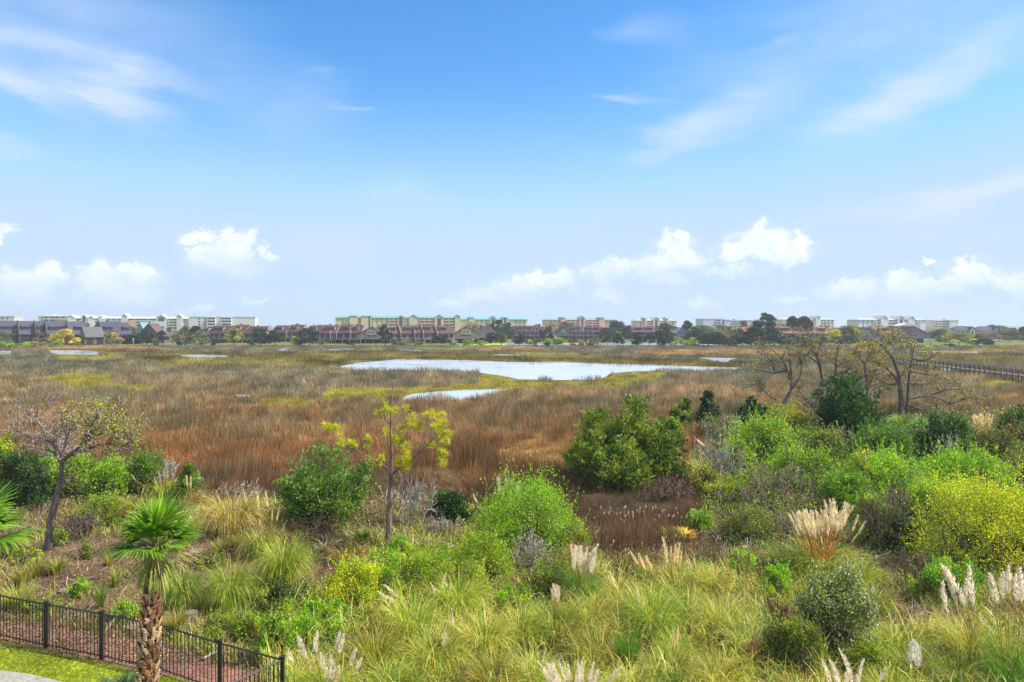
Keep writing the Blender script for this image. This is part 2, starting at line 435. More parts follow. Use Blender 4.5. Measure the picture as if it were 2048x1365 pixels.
# ------------------------------------------------------------------ the marsh map (outlines in photo pixels, laid on the ground)
WATER = [  # (outline)
    [(668, 736), (712, 727), (800, 719), (925, 721), (1024, 725), (1124, 724), (1204, 728), (1324, 731), (1404, 734), (1482, 736), (1484, 740), (1440, 742), (1324, 742), (1264, 744), (1229, 747), (1212, 754), (1190, 761), (1124, 761), (1040, 760), (1000, 752), (950, 745), (850, 742), (715, 742)],
    [(802, 797), (825, 789), (875, 784), (925, 781), (1014, 779), (1010, 786), (980, 792), (950, 797), (910, 803), (880, 800), (840, 801), (812, 804)],
    [(98, 701), (157, 701), (198, 704), (196, 710), (127, 710), (104, 708)],
    [(-60, 702), (23, 703), (22, 709), (-60, 710)],
    [(352, 711), (406, 710), (462, 712), (457, 716), (394, 717)],
    [(552, 701), (568, 697), (578, 699), (570, 703)], [(636, 700), (698, 698), (712, 700), (678, 702)], [(795, 701), (830, 700.5), (857, 703), (853, 705)],
    [(985, 709), (1043, 710.5), (1040, 713), (1000, 712)], [(1396, 716), (1429, 716.5), (1474, 717), (1462, 722), (1452, 727), (1431, 723)],
    [(1832, 703.5), (1960, 704), (1955, 706), (1840, 705.5)], [(1846, 721.5), (1871, 719.5), (1880, 722), (1864, 727)], [(470, 790), (503, 791), (500, 795), (474, 794)], [(1875, 737), (1900, 737), (1905, 745), (1880, 744)],
]
GREEN = [
    [(60, 758), (130, 747), (225, 749), (215, 763), (250, 770), (320, 775), (300, 783), (220, 779), (140, 775), (100, 768)],
    [(950, 741), (1010, 752), (1060, 760), (1100, 765), (1085, 781), (1020, 781), (920, 783), (830, 790), (800, 800), (730, 803), (640, 800), (650, 780), (760, 777), (900, 772), (955, 766), (965, 752)],
    [(500, 800), (560, 795), (625, 797), (645, 810), (600, 816), (530, 812)], [(630, 815), (665, 812), (670, 820), (640, 822)],
    [(1214, 750), (1240, 744), (1304, 742), (1334, 752), (1310, 768), (1224, 779), (1140, 777), (1080, 768), (1100, 763), (1190, 762)],
    [(1024, 752), (1060, 762), (1110, 765), (1100, 785), (1040, 783), (1010, 775)],
    [(110, 706), (190, 711), (260, 714), (230, 722), (120, 722)], [(950, 705), (1150, 706), (1160, 712), (960, 712)], [(820, 695), (930, 696), (925, 701), (830, 700)],
    [(1940, 764), (2048, 762), (2048, 776), (1960, 778)],
]
OLIVE = [
    [(300, 722), (480, 713), (600, 708), (800, 712), (1000, 714), (1200, 714), (1420, 722), (1530, 726), (1530, 735), (1404, 734), (1204, 728), (1024, 724), (800, 718), (700, 724), (640, 737), (560, 735), (330, 736)],
    [(195, 703), (480, 709), (520, 713), (470, 717), (400, 709), (290, 715), (290, 724), (370, 723), (330, 713), (200, 712)],
    [(0, 757), (60, 757), (62, 764), (0, 764)], [(520, 706), (620, 703), (760, 704), (900, 705), (1020, 708), (1020, 714), (800, 712), (560, 712)],
    [(1540, 712), (2048, 708), (2048, 728), (1900, 726), (1800, 718), (1560, 722)],
]
ORANGE = [[(1260, 704), (1400, 699), (1700, 700), (1700, 706), (1500, 709), (1300, 710)], [(900, 695), (1060, 692), (1100, 700), (960, 701)], [(1840, 708), (2048, 692), (2048, 700), (1900, 712)], [(990, 905), (1060, 880), (1150, 880), (1140, 930), (1000, 930)],
          [(60, 690), (250, 691), (330, 697), (100, 699)], [(1980, 792), (2048, 788), (2048, 808), (1990, 806)]]
EDGE_SHADE = [[(195, 702), (480, 707), (482, 711), (195, 706)], [(288, 715), (372, 716), (372, 722), (288, 722)], [(436, 712), (512, 712), (512, 718), (440, 717)], [(636, 724), (720, 719), (800, 715), (832, 716), (705, 724), (650, 737)], [(830, 715), (1000, 717), (1200, 718), (1400, 721), (1400, 725), (1200, 722), (1000, 720), (830, 718)], [(0, 756), (62, 757), (64, 763), (0, 763)], [(560, 705), (800, 704), (900, 707), (1030, 706), (1030, 709), (800, 708), (560, 709)], [(1480, 724), (1540, 728), (1560, 736), (1480, 733)], [(1206, 742), (1236, 741), (1222, 756), (1206, 753)], [(1640, 712), (1900, 711), (2048, 710), (2048, 714), (1640, 715)]]  # creek-edge strips of olive blades, vegetation-edge shadow painted into their colour
BANK = [(-900, 940), (0, 945), (120, 935), (250, 950), (320, 968), (430, 985), (560, 985), (740, 1000), (880, 1010), (960, 1015), (1160, 1050), (1220, 1085), (1330, 1080), (1420, 1030), (1380, 975), (1380, 905), (1450, 862), (1520, 842), (1640, 835), (1850, 828), (2048, 815), (2900, 800), (2900, 6000), (-3000, 6000)]
BARE = [(-400, 1085), (150, 1075), (330, 1075), (440, 1070), (620, 1095), (760, 1100), (770, 1130), (690, 1140), (640, 1175), (560, 1215), (540, 1270), (500, 1310), (330, 1260), (200, 1222), (0, 1195), (-400, 1130)]
FENCE_PTS = [(-19.0, 22.75), (-16.75, 21.95), (-14.44, 21.15), (-12.3, 20.45), (-10.19, 19.7), (-7.94, 18.55), (-5.93, 17.63), (-6.95, 16.2), (-8.0, 14.75)]
LAWN_PX = [(-900, 1230), (0, 1283), (95, 1301), (203, 1324), (290, 1345), (350, 1356), (400, 1375), (480, 1420), (500, 2500), (-900, 2500)]
MULCH_PX = [(-400, 1225), (0, 1243), (180, 1262), (330, 1290), (450, 1330), (560, 1352), (600, 1400), (480, 1430), (340, 1362), (95, 1310), (-400, 1250)]

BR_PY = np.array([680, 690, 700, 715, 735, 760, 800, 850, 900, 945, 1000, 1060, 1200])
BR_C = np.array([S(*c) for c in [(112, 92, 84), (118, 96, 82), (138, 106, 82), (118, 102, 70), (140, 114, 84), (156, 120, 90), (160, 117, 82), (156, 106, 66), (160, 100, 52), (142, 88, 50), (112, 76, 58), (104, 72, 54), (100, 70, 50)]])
def marsh(px, py):
    """zone (0 rush, 1 short green, 2 olive, 3 orange, 9 water) and colour for points given in photo pixels"""
    px = np.asarray(px, float); py = np.asarray(py, float)
    k = np.clip(11 - 0.1 * (py - 690), 1.5, 11) * 0.35
    jx = px + 9 * (fbm(px, py * 5, .05, 3, 3) - .5); jy = py + 4.5 * np.clip((py - 690) / 60, .25, 1.6) * (fbm(px, py * 4, .06, 4, 3) - .5)
    z = np.zeros(px.shape, int)
    for p in OLIVE: z[inpoly(jx, jy, p)] = 2
    for p in ORANGE: z[inpoly(jx, jy, p)] = 3
    for p in GREEN: z[inpoly(jx, jy, p)] = 1
    for p in WATER: z[inpoly(px, py, p)] = 9
    edge_dk = np.zeros(px.shape, bool)
    for p in EDGE_SHADE: edge_dk |= inpoly(jx, jy, p)
    z[edge_dk & (z != 9)] = 2
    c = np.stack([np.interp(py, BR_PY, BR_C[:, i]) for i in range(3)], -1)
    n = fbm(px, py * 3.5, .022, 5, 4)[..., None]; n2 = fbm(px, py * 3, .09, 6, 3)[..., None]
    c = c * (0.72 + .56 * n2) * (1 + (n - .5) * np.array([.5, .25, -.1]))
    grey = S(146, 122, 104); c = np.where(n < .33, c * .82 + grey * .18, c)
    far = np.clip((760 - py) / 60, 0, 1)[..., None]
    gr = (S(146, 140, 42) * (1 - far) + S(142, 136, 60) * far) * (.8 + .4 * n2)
    ol = S(126, 118, 62) * (.55 + .9 * fbm(px, py * 6, .03, 8, 3)[..., None])
    og = S(190, 135, 78) * (.8 + .4 * n2)
    c = np.where((z == 1)[..., None], gr, c); c = np.where((z == 2)[..., None], np.where(edge_dk[..., None], ol * .6, ol), c); c = np.where((z == 3)[..., None], og * .75 + c * .25, c)  # olive darkened in the edge strips as painted plant shadow
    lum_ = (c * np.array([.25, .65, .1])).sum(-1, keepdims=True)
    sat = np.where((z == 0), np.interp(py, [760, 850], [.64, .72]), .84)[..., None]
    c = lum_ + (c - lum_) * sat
    c = np.where(((z == 1) | (z == 2))[..., None], c * np.array([1.22, .98, .9]), c)
    c = c * np.array([.92, 1.06, .80])
    return z, c

def build_ground():
    th = np.r_[np.linspace(-100, -50, 60)[:-1], np.linspace(-50, 50, 760), np.linspace(50, 100, 60)[1:]]
    rr = np.r_[0.5, np.geomspace(4, 30, 150), np.geomspace(30, 420, 420)[1:], np.geomspace(420, 4500, 50)[1:]]
    T, R = np.meshgrid(np.radians(th), rr)
    x = R * np.sin(T); y = R * np.cos(T); z = height(x, y)
    ys = np.maximum(y, .3); px, py = to_px(x, ys, z)
    c = np.zeros(x.shape + (3,))
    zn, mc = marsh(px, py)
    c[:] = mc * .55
    c[zn == 9] = S(70, 62, 50)
    n = fbm(x, y, 1.1, 21, 4)[..., None]
    bank = inpoly(px, py, BANK) & (y > 5)
    bc = S(86, 72, 52) * (.6 + .8 * n)
    left = (px + 240 * (fbm(x, y, .5, 23, 3) - .5) < 760)[..., None]
    bc = np.where(left, S(82, 66, 48) * (.55 + .9 * n), bc)
    c = np.where(bank[..., None], bc, c)
    bare = inpoly(px + 20 * (n[..., 0] - .5), py, BARE)
    c = np.where(bare[..., None], S(98, 78, 60) * (.5 + 1.0 * n), c)
    mul = inpoly(px, py, MULCH_PX)
    c = np.where(mul[..., None], S(128, 94, 80) * (.75 + .5 * n), c)
    lawn = inpoly(px + 10 * (n[..., 0] - .5), py, LAWN_PX)
    c = np.where(lawn[..., None], S(128, 140, 36) * (.75 + .5 * n), c)
    farl = (y > 335)
    c = np.where(farl[..., None], S(98, 104, 62) * (.7 + .6 * n), c)
    g = Geo(); nr, nt = x.shape
    idx = np.arange(nr * nt).reshape(nr, nt)
    q = np.stack([idx[:-1, :-1], idx[:-1, 1:], idx[1:, 1:], idx[1:, :-1]], -1).reshape(-1, 4)[:, ::-1]
    g.add(np.stack([x, y, z], -1).reshape(-1, 3), c.reshape(-1, 3), q)
    kind(g.build('ground', M_ground, smooth=True), 'structure')
    # behind the camera
    for i, w in enumerate(WATER):
        P = []
        for a, b in zip(w, w[1:] + w[:1]):
            for t in np.linspace(0, 1, 6)[:-1]:
                qx = a[0] + (b[0] - a[0]) * t; qy = a[1] + (b[1] - a[1]) * t
                D = CZ * F / (qy - HZ)
                P.append(((qx - 1024) / F * D, D, 0.05))
        n_ = len(P); g = Geo(); g.add(P, S(90, 100, 105))
        me = bpy.data.meshes.new('pond_water'); me.from_pydata([tuple(p) for p in P], [], [tuple(range(n_))]); me.materials.append(M_water)
        o = bpy.data.objects.new('pond_water', me); COL.objects.link(o); kind(o, 'structure')
        if me.polygons[0].normal.z < 0: me.flip_normals()
    me = bpy.data.meshes.new('river')
    me.from_pydata([(-4, 346, .05), (118, 344, .05), (112, 402, .05), (-2, 402, .05)], [], [(0, 1, 2, 3)]); me.materials.append(M_water)
    o = bpy.data.objects.new('river', me); COL.objects.link(o); kind(o, 'structure')
build_ground()

def build_marsh_grass():
    rng = np.random.default_rng(77)
    def batch(n, d0, d1, name_pow):
        # more blades near the eye than far: distance drawn with density ~ 1/D^p
        u = rng.random(n); p = name_pow
        D = (d0 ** (1 - p) + u * (d1 ** (1 - p) - d0 ** (1 - p))) ** (1 / (1 - p))
        x = (rng.random(n) * 2 - 1) * (.8 * D + 6)
        return x, D
    X, Dd = [], []
    for n, a, b in ((270000, 31, 75), (205000, 75, 150), (195000, 150, 345)):
        x, D = batch(n, a, b, 1.25); X.append(x); Dd.append(D)
    x = np.concatenate(X); y = np.concatenate(Dd)
    px, py = to_px(x, y)
    keep = ~inpoly(px, py, BANK)
    x, y, px, py = x[keep], y[keep], px[keep], py[keep]
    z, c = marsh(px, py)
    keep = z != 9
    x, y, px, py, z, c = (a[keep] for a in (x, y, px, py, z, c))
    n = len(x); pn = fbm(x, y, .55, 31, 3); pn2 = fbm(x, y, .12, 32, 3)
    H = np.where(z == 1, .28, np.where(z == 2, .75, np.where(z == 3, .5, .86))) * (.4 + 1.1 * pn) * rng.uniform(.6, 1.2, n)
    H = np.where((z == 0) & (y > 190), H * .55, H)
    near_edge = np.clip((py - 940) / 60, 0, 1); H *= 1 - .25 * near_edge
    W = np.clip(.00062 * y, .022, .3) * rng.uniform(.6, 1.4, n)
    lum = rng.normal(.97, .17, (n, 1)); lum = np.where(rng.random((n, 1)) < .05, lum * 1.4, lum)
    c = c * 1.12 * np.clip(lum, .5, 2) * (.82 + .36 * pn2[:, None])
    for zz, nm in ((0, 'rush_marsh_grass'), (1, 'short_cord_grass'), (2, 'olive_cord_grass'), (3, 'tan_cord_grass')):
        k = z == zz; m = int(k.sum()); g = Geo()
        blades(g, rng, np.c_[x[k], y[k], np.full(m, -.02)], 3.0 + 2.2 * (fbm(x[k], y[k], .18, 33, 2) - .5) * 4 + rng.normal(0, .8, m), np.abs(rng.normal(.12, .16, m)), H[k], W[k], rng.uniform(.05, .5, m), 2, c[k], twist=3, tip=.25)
        kind(g.build(nm, M_dry), 'stuff')
build_marsh_grass()
# ------------------------------------------------------------------ buildings across the marsh
CREAM, WHITE, GREYW = S(205, 200, 182), S(222, 220, 212), S(190, 190, 186)
YELLOW, PINK, PEACH = S(205, 190, 140), S(214, 168, 150), S(212, 188, 152)
TEAL, SLATE, MAROON, REDSH = S(96, 158, 146), S(74, 74, 88), S(74, 54, 55), S(98, 74, 65)
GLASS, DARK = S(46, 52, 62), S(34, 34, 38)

def span(px0, px1, D): return (px0 - 1024) / F * D, (px1 - 1024) / F * D
def zat(py, D): return CZ - (py - HZ) / F * D

def gable_tower(root, x0, x1, y0, y1, z0, z1, zr, wcol, rcol, mat, window=True, arch=False, hip=False):
    g = Geo(); xm = (x0 + x1) / 2
    if hip: box(g, x0, x1, y0, y1, z0, z1, wcol)
    else: prism_y(g, [(x0, z0), (x1, z0), (x1, z1), (xm, zr - .25), (x0, z1)], y0, y1, wcol)
    t = g.build('tower', M_wall, root)
    g = Geo(); e = .5; dx = e; k = (zr - z1) / max(xm - x0, .1)
    if hip:
        v = [(x0 - e, y0 - e, z1), (x1 + e, y0 - e, z1), (x1 + e, y1 + e, z1), (x0 - e, y1 + e, z1), (xm - .3, (y0 + y1) / 2, zr), (xm + .3, (y0 + y1) / 2, zr)]
        g.add(v, rcol, [(0, 1, 5, 4), (2, 3, 4, 5), (0, 3, 2, 1)], [(1, 2, 5), (3, 0, 4)])
    else:
        for s in (-1, 1):
            xa = xm + s * (xm - x0 + e)
            za = z1 - k * e
            prism_y(g, [(xm, zr), (xa, za), (xa, za + .35), (xm, zr + .35)] if s > 0 else [(xm, zr), (xm, zr + .35), (xa, za + .35), (xa, za)], y0 - e, y1 + e, rcol)
    g.build('roof', mat, t)
    if window:
        w = (x1 - x0) * .3; g = Geo()
        if arch:
            h0, h1 = z0 + (z1 - z0) * .45, z1 - .3
            prism_y(g, [(xm - w, h0), (xm + w, h0), (xm + w, h1 - .6), (xm + w * .7, h1 + .5), (xm, h1 + 1.0), (xm - w * .7, h1 + .5), (xm - w, h1 - .6)], y0 - .12, y0 + .1, GLASS)
        else:
            box(g, xm - w * .7, xm + w * .7, y0 - .12, y0 + .1, z0 + (z1 - z0) * .3, z1 - .4, GLASS)
        g.build('window', M_pane, t)

def condo(label, px0, px1, ytop, D, wcol, rcol, bays, towers=(), group='apartment blocks beyond the marsh', floors=6, depth=18, roof='hip', rmat=None, yaw=.2, railcol=None, roofh=None, name='apartment_block'):
    """bays: list of (f0, f1, type) with type w window column, b balcony column, n blank, g glazed; towers: (f0, f1, ytop, kind)"""
    x0, x1 = span(px0, px1, D); xc = (x0 + x1) / 2; W = x1 - x0
    root = thing(name, label, 'building', (xc, D, 0), yaw, group)
    H = zat(ytop, D); rh = roofh if roofh is not None else (1.8 if roof == 'hip' else .7)
    He = H - rh; fh = He / floors
    g = Geo(); box(g, -W / 2, W / 2, 0, depth, -1, He, wcol); g.build('wall', M_wall, root)
    g = Geo(); e = .8; rm = rmat or M_metalroof
    if roof == 'hip':
        v = [(-W / 2 - e, -e, He), (W / 2 + e, -e, He), (W / 2 + e, depth + e, He), (-W / 2 - e, depth + e, He), (-W / 2 + 4, depth / 2, H), (W / 2 - 4, depth / 2, H)]
        v += [(a, b, c - .3) for a, b, c in v[:4]]
        g.add(v, rcol, [(0, 1, 5, 4), (2, 3, 4, 5), (6, 7, 1, 0), (7, 8, 2, 1), (8, 9, 3, 2), (9, 6, 0, 3), (6, 9, 8, 7)], [(1, 2, 5), (3, 0, 4)])
        g.build('roof', rm, root)
    else:
        box(g, -W / 2 - .3, W / 2 + .3, -.3, depth + .3, He, H, rcol); g.build('roof', M_wall, root)
        rr = random.Random(int(px0))
        for k in range(max(1, int(W / 28))):
            g = Geo(); a = rr.uniform(-W / 2 + 3, W / 2 - 5); b = rr.uniform(1.2, 3)
            box(g, a, a + b, depth * .4, depth * .4 + 2, H, H + rr.uniform(.8, 1.8), rcol * .8); g.build('roof_vent', M_wall, root)
    first = max(0, floors - 4)
    nw = 0
    for f0, f1, ty in bays:
        a, b = -W / 2 + W * f0, -W / 2 + W * f1
        for k in range(first, floors):
            z = k * fh
            if ty == 'w' and nw < 96:
                n = max(1, int((b - a) / 4.2))
                for j in range(n):
                    xm = a + (j + .5) * (b - a) / n; g = Geo()
                    box(g, xm - .75, xm + .75, -.08, .1, z + fh * .28, z + fh * .78, GLASS)
                    box(g, xm - .95, xm + .95, -.16, .0, z + fh * .16, z + fh * .24, wcol * 1.05)
                    g.build('window', M_pane, root); nw += 1
            elif ty == 'b':
                g = Geo()
                box(g, a + .3, b - .3, -.06, .1, z + .3, z + fh - .35, DARK * 1.3)
                d = g.build('balcony_door', M_pane, root)
                g = Geo(); box(g, a, b, -1.7, -.0, z + fh - .3, z + fh, wcol)
                rc = railcol if railcol is not None else wcol * .9
                box(g, a, b, -1.75, -1.6, z + .15, z + fh * .38, rc)
                n = max(2, int((b - a) / 5) + 1)
                for j in range(n):
                    xm = a + (b - a) * j / (n - 1); box(g, xm - .22, xm + .22, -1.7, 0, z, z + fh - .3, wcol)
                g.build('balcony', M_wall, root)
            elif ty == 'g':
                g = Geo(); box(g, a + .1, b - .1, -.06, .1, z + .2, z + fh - .25, S(70, 98, 112)); g.build('window_band', M_pane, root)
    for f0, f1, yt, kd in towers:
        a, b = -W / 2 + W * f0, -W / 2 + W * f1; zr = zat(yt, D)
        gable_tower(root, a, b, -2.2, depth * .6, -1, zr - (1.6 if 'h' in kd else min(3.2, (b - a) * .38)), zr, wcol * (1.04 if 'l' in kd else 1), rcol, rm, window='x' not in kd, arch='a' in kd, hip='h' in kd)
    return root

def build_condos():
    D = 700
    condo('grey white flat roofed apartment block cut off by the left edge of the photo', -60, 23.5, 632.5, D, GREYW, GREYW, [(.2, .9, 'w')], roof='flat')
    condo('long cream apartment block with a flat roof, left of the white gabled blocks', 80.5, 142, 631.5, D + 20, CREAM, WHITE, [(.06, .16, 'w'), (.16, .5, 'b'), (.5, .98, 'b')], roof='flat')
    condo('white apartment block with three small gables and a pale metal roof above the slate rooftops', 141, 252, 633.5, D, WHITE, S(200, 202, 206), [(0, .08, 'w'), (.14, .24, 'b'), (.4, .6, 'b'), (.62, .98, 'w')],
          [(.02, .13, 631, 'x'), (.24, .33, 631, 'a'), (.35, .45, 632.5, 'x'), (.52, .58, 630, 'hx')])
    condo('cream apartment block with one big gable around an arched window and two slim towers', 252, 373, 634, D, CREAM * 1.02, S(205, 206, 205), [(.08, .27, 'b'), (.27, .5, 'b'), (.69, .8, 'b'), (.8, .84, 'b'), (.9, .99, 'w')],
          [(-.01, .07, 629, 'x'), (.51, .66, 630, 'a'), (.82, .9, 630, 'x')])
    condo('plain off-white slab apartment block with a blank right half above maroon roofs', 382, 507, 634, D, S(206, 204, 196), S(200, 198, 192), [(.12, .2, 'w'), (.22, .26, 'w'), (.28, .4, 'b'), (.49, .64, 'b')],
          [], roof='flat', roofh=.5)
    condo('long pale yellow apartment block with a teal metal roof and green topped towers', 675, 921, 632.5, D, YELLOW, TEAL, [(.03, .08, 'w'), (.17, .22, 'b'), (.27, .42, 'w'), (.42, .5, 'b'), (.56, .59, 'b'), (.66, .79, 'b'), (.85, .96, 'b')],
          [(.11, .17, 629.5, 'hx'), (.2, .25, 630, 'hx'), (.25, .28, 629.5, 'h'), (.49, .54, 631.5, 'a'), (.58, .65, 629.8, 'x'), (.79, .86, 629.8, ''), (.955, .995, 630, 'x')], rmat=M_metalroof)
    condo('pale yellow apartment block with teal hipped roofs, behind the saw tooth gables', 921, 1056, 636, D + 40, S(200, 190, 152), S(92, 168, 165), [(.2, .42, 'w'), (.42, .5, 'b'), (.56, .72, 'b'), (.8, .98, 'w')],
          [(.12, .2, 632.5, 'hx'), (.43, .52, 633, ''), (.62, .7, 632.5, 'h')])
    condo('pink apartment block with a teal roof and a pointed pink central gable', 1090, 1239, 637, D + 60, PINK, S(96, 164, 152), [(.04, .25, 'w'), (.27, .46, 'b'), (.55, .72, 'b'), (.76, .98, 'w')],
          [(.2, .26, 632.8, 'hx'), (.455, .53, 633, ''), (.73, .8, 632.8, 'hx')])
    condo('short pink and peach apartment block with a pale hip roof and two roof cupolas', 1272, 1356, 638.5, D + 60, PEACH, S(168, 178, 184), [(.02, .14, 'w'), (.2, .36, 'b'), (.56, .7, 'b'), (.82, .98, 'w')],
          [(.385, .54, 635, 'l'), (.18, .215, 634, 'hx'), (.73, .77, 634, 'hx')])
    condo('pale grey blank ended apartment block behind the tall trees, right of the peach block', 1404, 1460, 638, D + 60, S(186, 190, 196), S(176, 180, 186), [(.02, .5, 'n'), (.5, .66, 'b'), (.7, .98, 'w')], [(.8, 1.0, 637.5, 'hx')], roof='flat')
    condo('pale grey low apartment block half hidden by olive tree tops', 1458, 1532, 641, D + 80, S(182, 186, 190), S(160, 164, 170), [(.05, .3, 'b'), (.58, .72, 'b'), (.8, .98, 'w')], [(.32, .55, 638, 'hx'), (.86, .99, 637, 'hx')], roof='flat')
    condo('white apartment block with glazed balconies rising behind the umbrella pines', 1560, 1675, 636, D, S(214, 212, 206), S(176, 178, 182), [(.1, .5, 'b'), (.71, .77, 'b'), (.77, .83, 'w'), (.83, .9, 'b'), (.93, .99, 'w')], [(.62, .7, 632, 'x')])
    condo('large white apartment block with three roof gables above the rust roofed gable houses', 1709, 1862, 636.5, D - 20, S(212, 210, 208), S(172, 172, 178), [(.03, .22, 'w'), (.24, .3, 'b'), (.31, .37, 'b'), (.42, .55, 'b'), (.65, .7, 'b'), (.82, .87, 'w'), (.87, .9, 'b')],
          [(.3, .4, 632, 'x'), (.55, .65, 632.5, ''), (.71, .81, 633, 'x')])
    condo('apartment block with blue glass bays and blank pale end, rightmost tall block', 1861, 1921, 640.5, D - 10, S(206, 200, 194), S(196, 192, 188), [(.02, .17, 'b'), (.2, .3, 'b'), (.36, .66, 'g')], [], roof='flat', roofh=.5)
    for px0, px1, yt, c, lb in ((1910, 1957, 652.5, SLATE, 'dark blue hip roofed house with a small white gable, right of the glass apartment block'),
                                (1955, 2006, 653, SLATE * 1.05, 'wide slate roofed house behind trees near the right edge of the photo'),
                                (2009, 2075, 652.5, S(128, 138, 150), 'pale blue grey roofed house at the right edge of the photo')):
        D2 = 480; x0, x1 = span(px0, px1, D2); W = x1 - x0; H = zat(yt, D2)
        r = thing('hip_roof_house', lb, 'house', ((x0 + x1) / 2, D2, 0), 0, 'houses at the right end of the far shore')
        g = Geo(); box(g, -W / 2, W / 2, 0, 12, -.5, H - 3, S(170, 174, 176)); g.build('wall', M_wall, r)
        g = Geo(); g.add([(-W / 2 - .6, -.6, H - 3), (W / 2 + .6, -.6, H - 3), (W / 2 + .6, 12.6, H - 3), (-W / 2 - .6, 12.6, H - 3), (-W / 2 + 5, 6, H), (W / 2 - 5, 6, H)], c, [(0, 1, 5, 4), (2, 3, 4, 5), (0, 3, 2, 1)], [(1, 2, 5), (3, 0, 4)])
        g.build('roof', M_shingle, r)
        gable_tower(r, W * .1, W * .28, -1.2, 5, -.4, H - 2.6, H - .7, S(225, 225, 225), c, M_shingle)
        for k in range(4):
            g = Geo(); xm = -W / 2 + (k + .5) * W / 4.6; box(g, xm - .8, xm + .8, -.08, .1, H - 5.4, H - 3.9, GLASS); g.build('window', M_pane, r)

def row_house(label, px0, px1, ytop, ybase, wcol, rcol, group, seed=0, fin=0, pile=True, yaw=0.0, steep=False, deck=True, dormer=True):
    """row house whose big roof falls towards the marsh; fin: -1/1 side with a raised party wall"""
    D = CZ * F / (ybase - HZ); x0, x1 = span(px0, px1, D); W = x1 - x0; H = zat(ytop, D)
    r = random.Random(seed)
    root = thing('row_house', label, 'house', ((x0 + x1) / 2, D, 0), yaw, group)
    zf = 2.5 if pile else .3; ze = zf + (H - zf) * .42; yr = 8.5; dep = 13.0
    g = Geo(); prism_x(g, [(0, zf), (dep, zf), (dep, H - 3.2), (yr, H - .3), (0, ze)], -W / 2 + .03, W / 2 - .03, wcol); g.build('wall', M_wall, root)
    g = Geo(); prism_x(g, [(-.7, ze - .25), (yr, H - .2), (yr, H + .1), (-.7, ze + .1)], -W / 2, W / 2, rcol)
    prism_x(g, [(yr, H - .2), (dep + .6, H - 3.4), (dep + .6, H - 3.1), (yr, H + .1)], -W / 2, W / 2, rcol); g.build('roof', M_shingle, root)
    if pile:
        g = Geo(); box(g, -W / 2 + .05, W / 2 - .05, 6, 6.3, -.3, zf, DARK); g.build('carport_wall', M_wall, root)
    n = max(2, int(W / 3.2))
    for k in range(n):
        xm = -W / 2 + (k + .5) * W / n; g = Geo()
        box(g, xm - W / n * .33, xm + W / n * .33, -.1, .1, zf + .2, ze - .6, GLASS); g.build('glass_door', M_pane, root)
    if dormer:
        a, b = (-W * .36, W * .1) if r.random() < .5 else (-W * .12, W * .36)
        zs = ze + (H - ze) * .3; ye = .30 * yr
        g = Geo(); prism_x(g, [(ye - .6, zs - .3), (ye - .6, zs + 1.9), (ye + 3.3, zs + 2.5), (ye + 3.3, zs)], a, b, wcol); d = g.build('dormer', M_wall, root)
        g = Geo(); box(g, a + .3, b - .3, ye - .7, ye - .5, zs + .45, zs + 1.6, GLASS); g.build('window', M_pane, d)
        g = Geo(); prism_x(g, [(ye - 1.1, zs + 1.86), (ye + 3.6, zs + 2.58), (ye + 3.6, zs + 2.78), (ye - 1.1, zs + 2.06)], a - .2, b + .2, rcol); g.build('dormer_roof', M_shingle, d)
    for s in ((-1,) if fin == -1 else (1,) if fin == 1 else ()):
        g = Geo(); xs = s * (W / 2 - .12)
        prism_x(g, [(-1.6, zf), (-1.6, ze), (yr - .4, H + .7), (yr + .6, H + .7), (dep, H - 2.6), (dep, zf)], xs - .16, xs + .16, wcol * .9); g.build('party_wall', M_wall, root)
    if deck:
        g = Geo(); box(g, -W / 2 + .1, W / 2 - .1, -2.8, -.12, zf - .3, zf, wcol * .95); d = g.build('deck', M_wood, root)
        g = Geo(); box(g, -W / 2 + .1, W / 2 - .1, -2.85, -2.75, zf + .85, zf + 1.0, wcol)
        for k in range(int(W / .7)):
            xm = -W / 2 + .2 + k * .7; box(g, xm, xm + .12, -2.84, -2.76, zf, zf + .85, wcol)
        g.build('railing', M_wood, d)
        for xm in (-W / 2 + .3, 0, W / 2 - .3):
            g = Geo(); box(g, xm - .14, xm + .14, -2.7, -2.42, -.4, zf - .3, S(168, 160, 152)); g.build('post', M_wood, root)
    if r.random() < .5:
        g = Geo(); xm = r.uniform(-W * .3, W * .3); box(g, xm - .4, xm + .4, yr + .5, yr + 1.3, H - 1, H + .9, wcol * .7); g.build('chimney', M_wall, root)
    return root

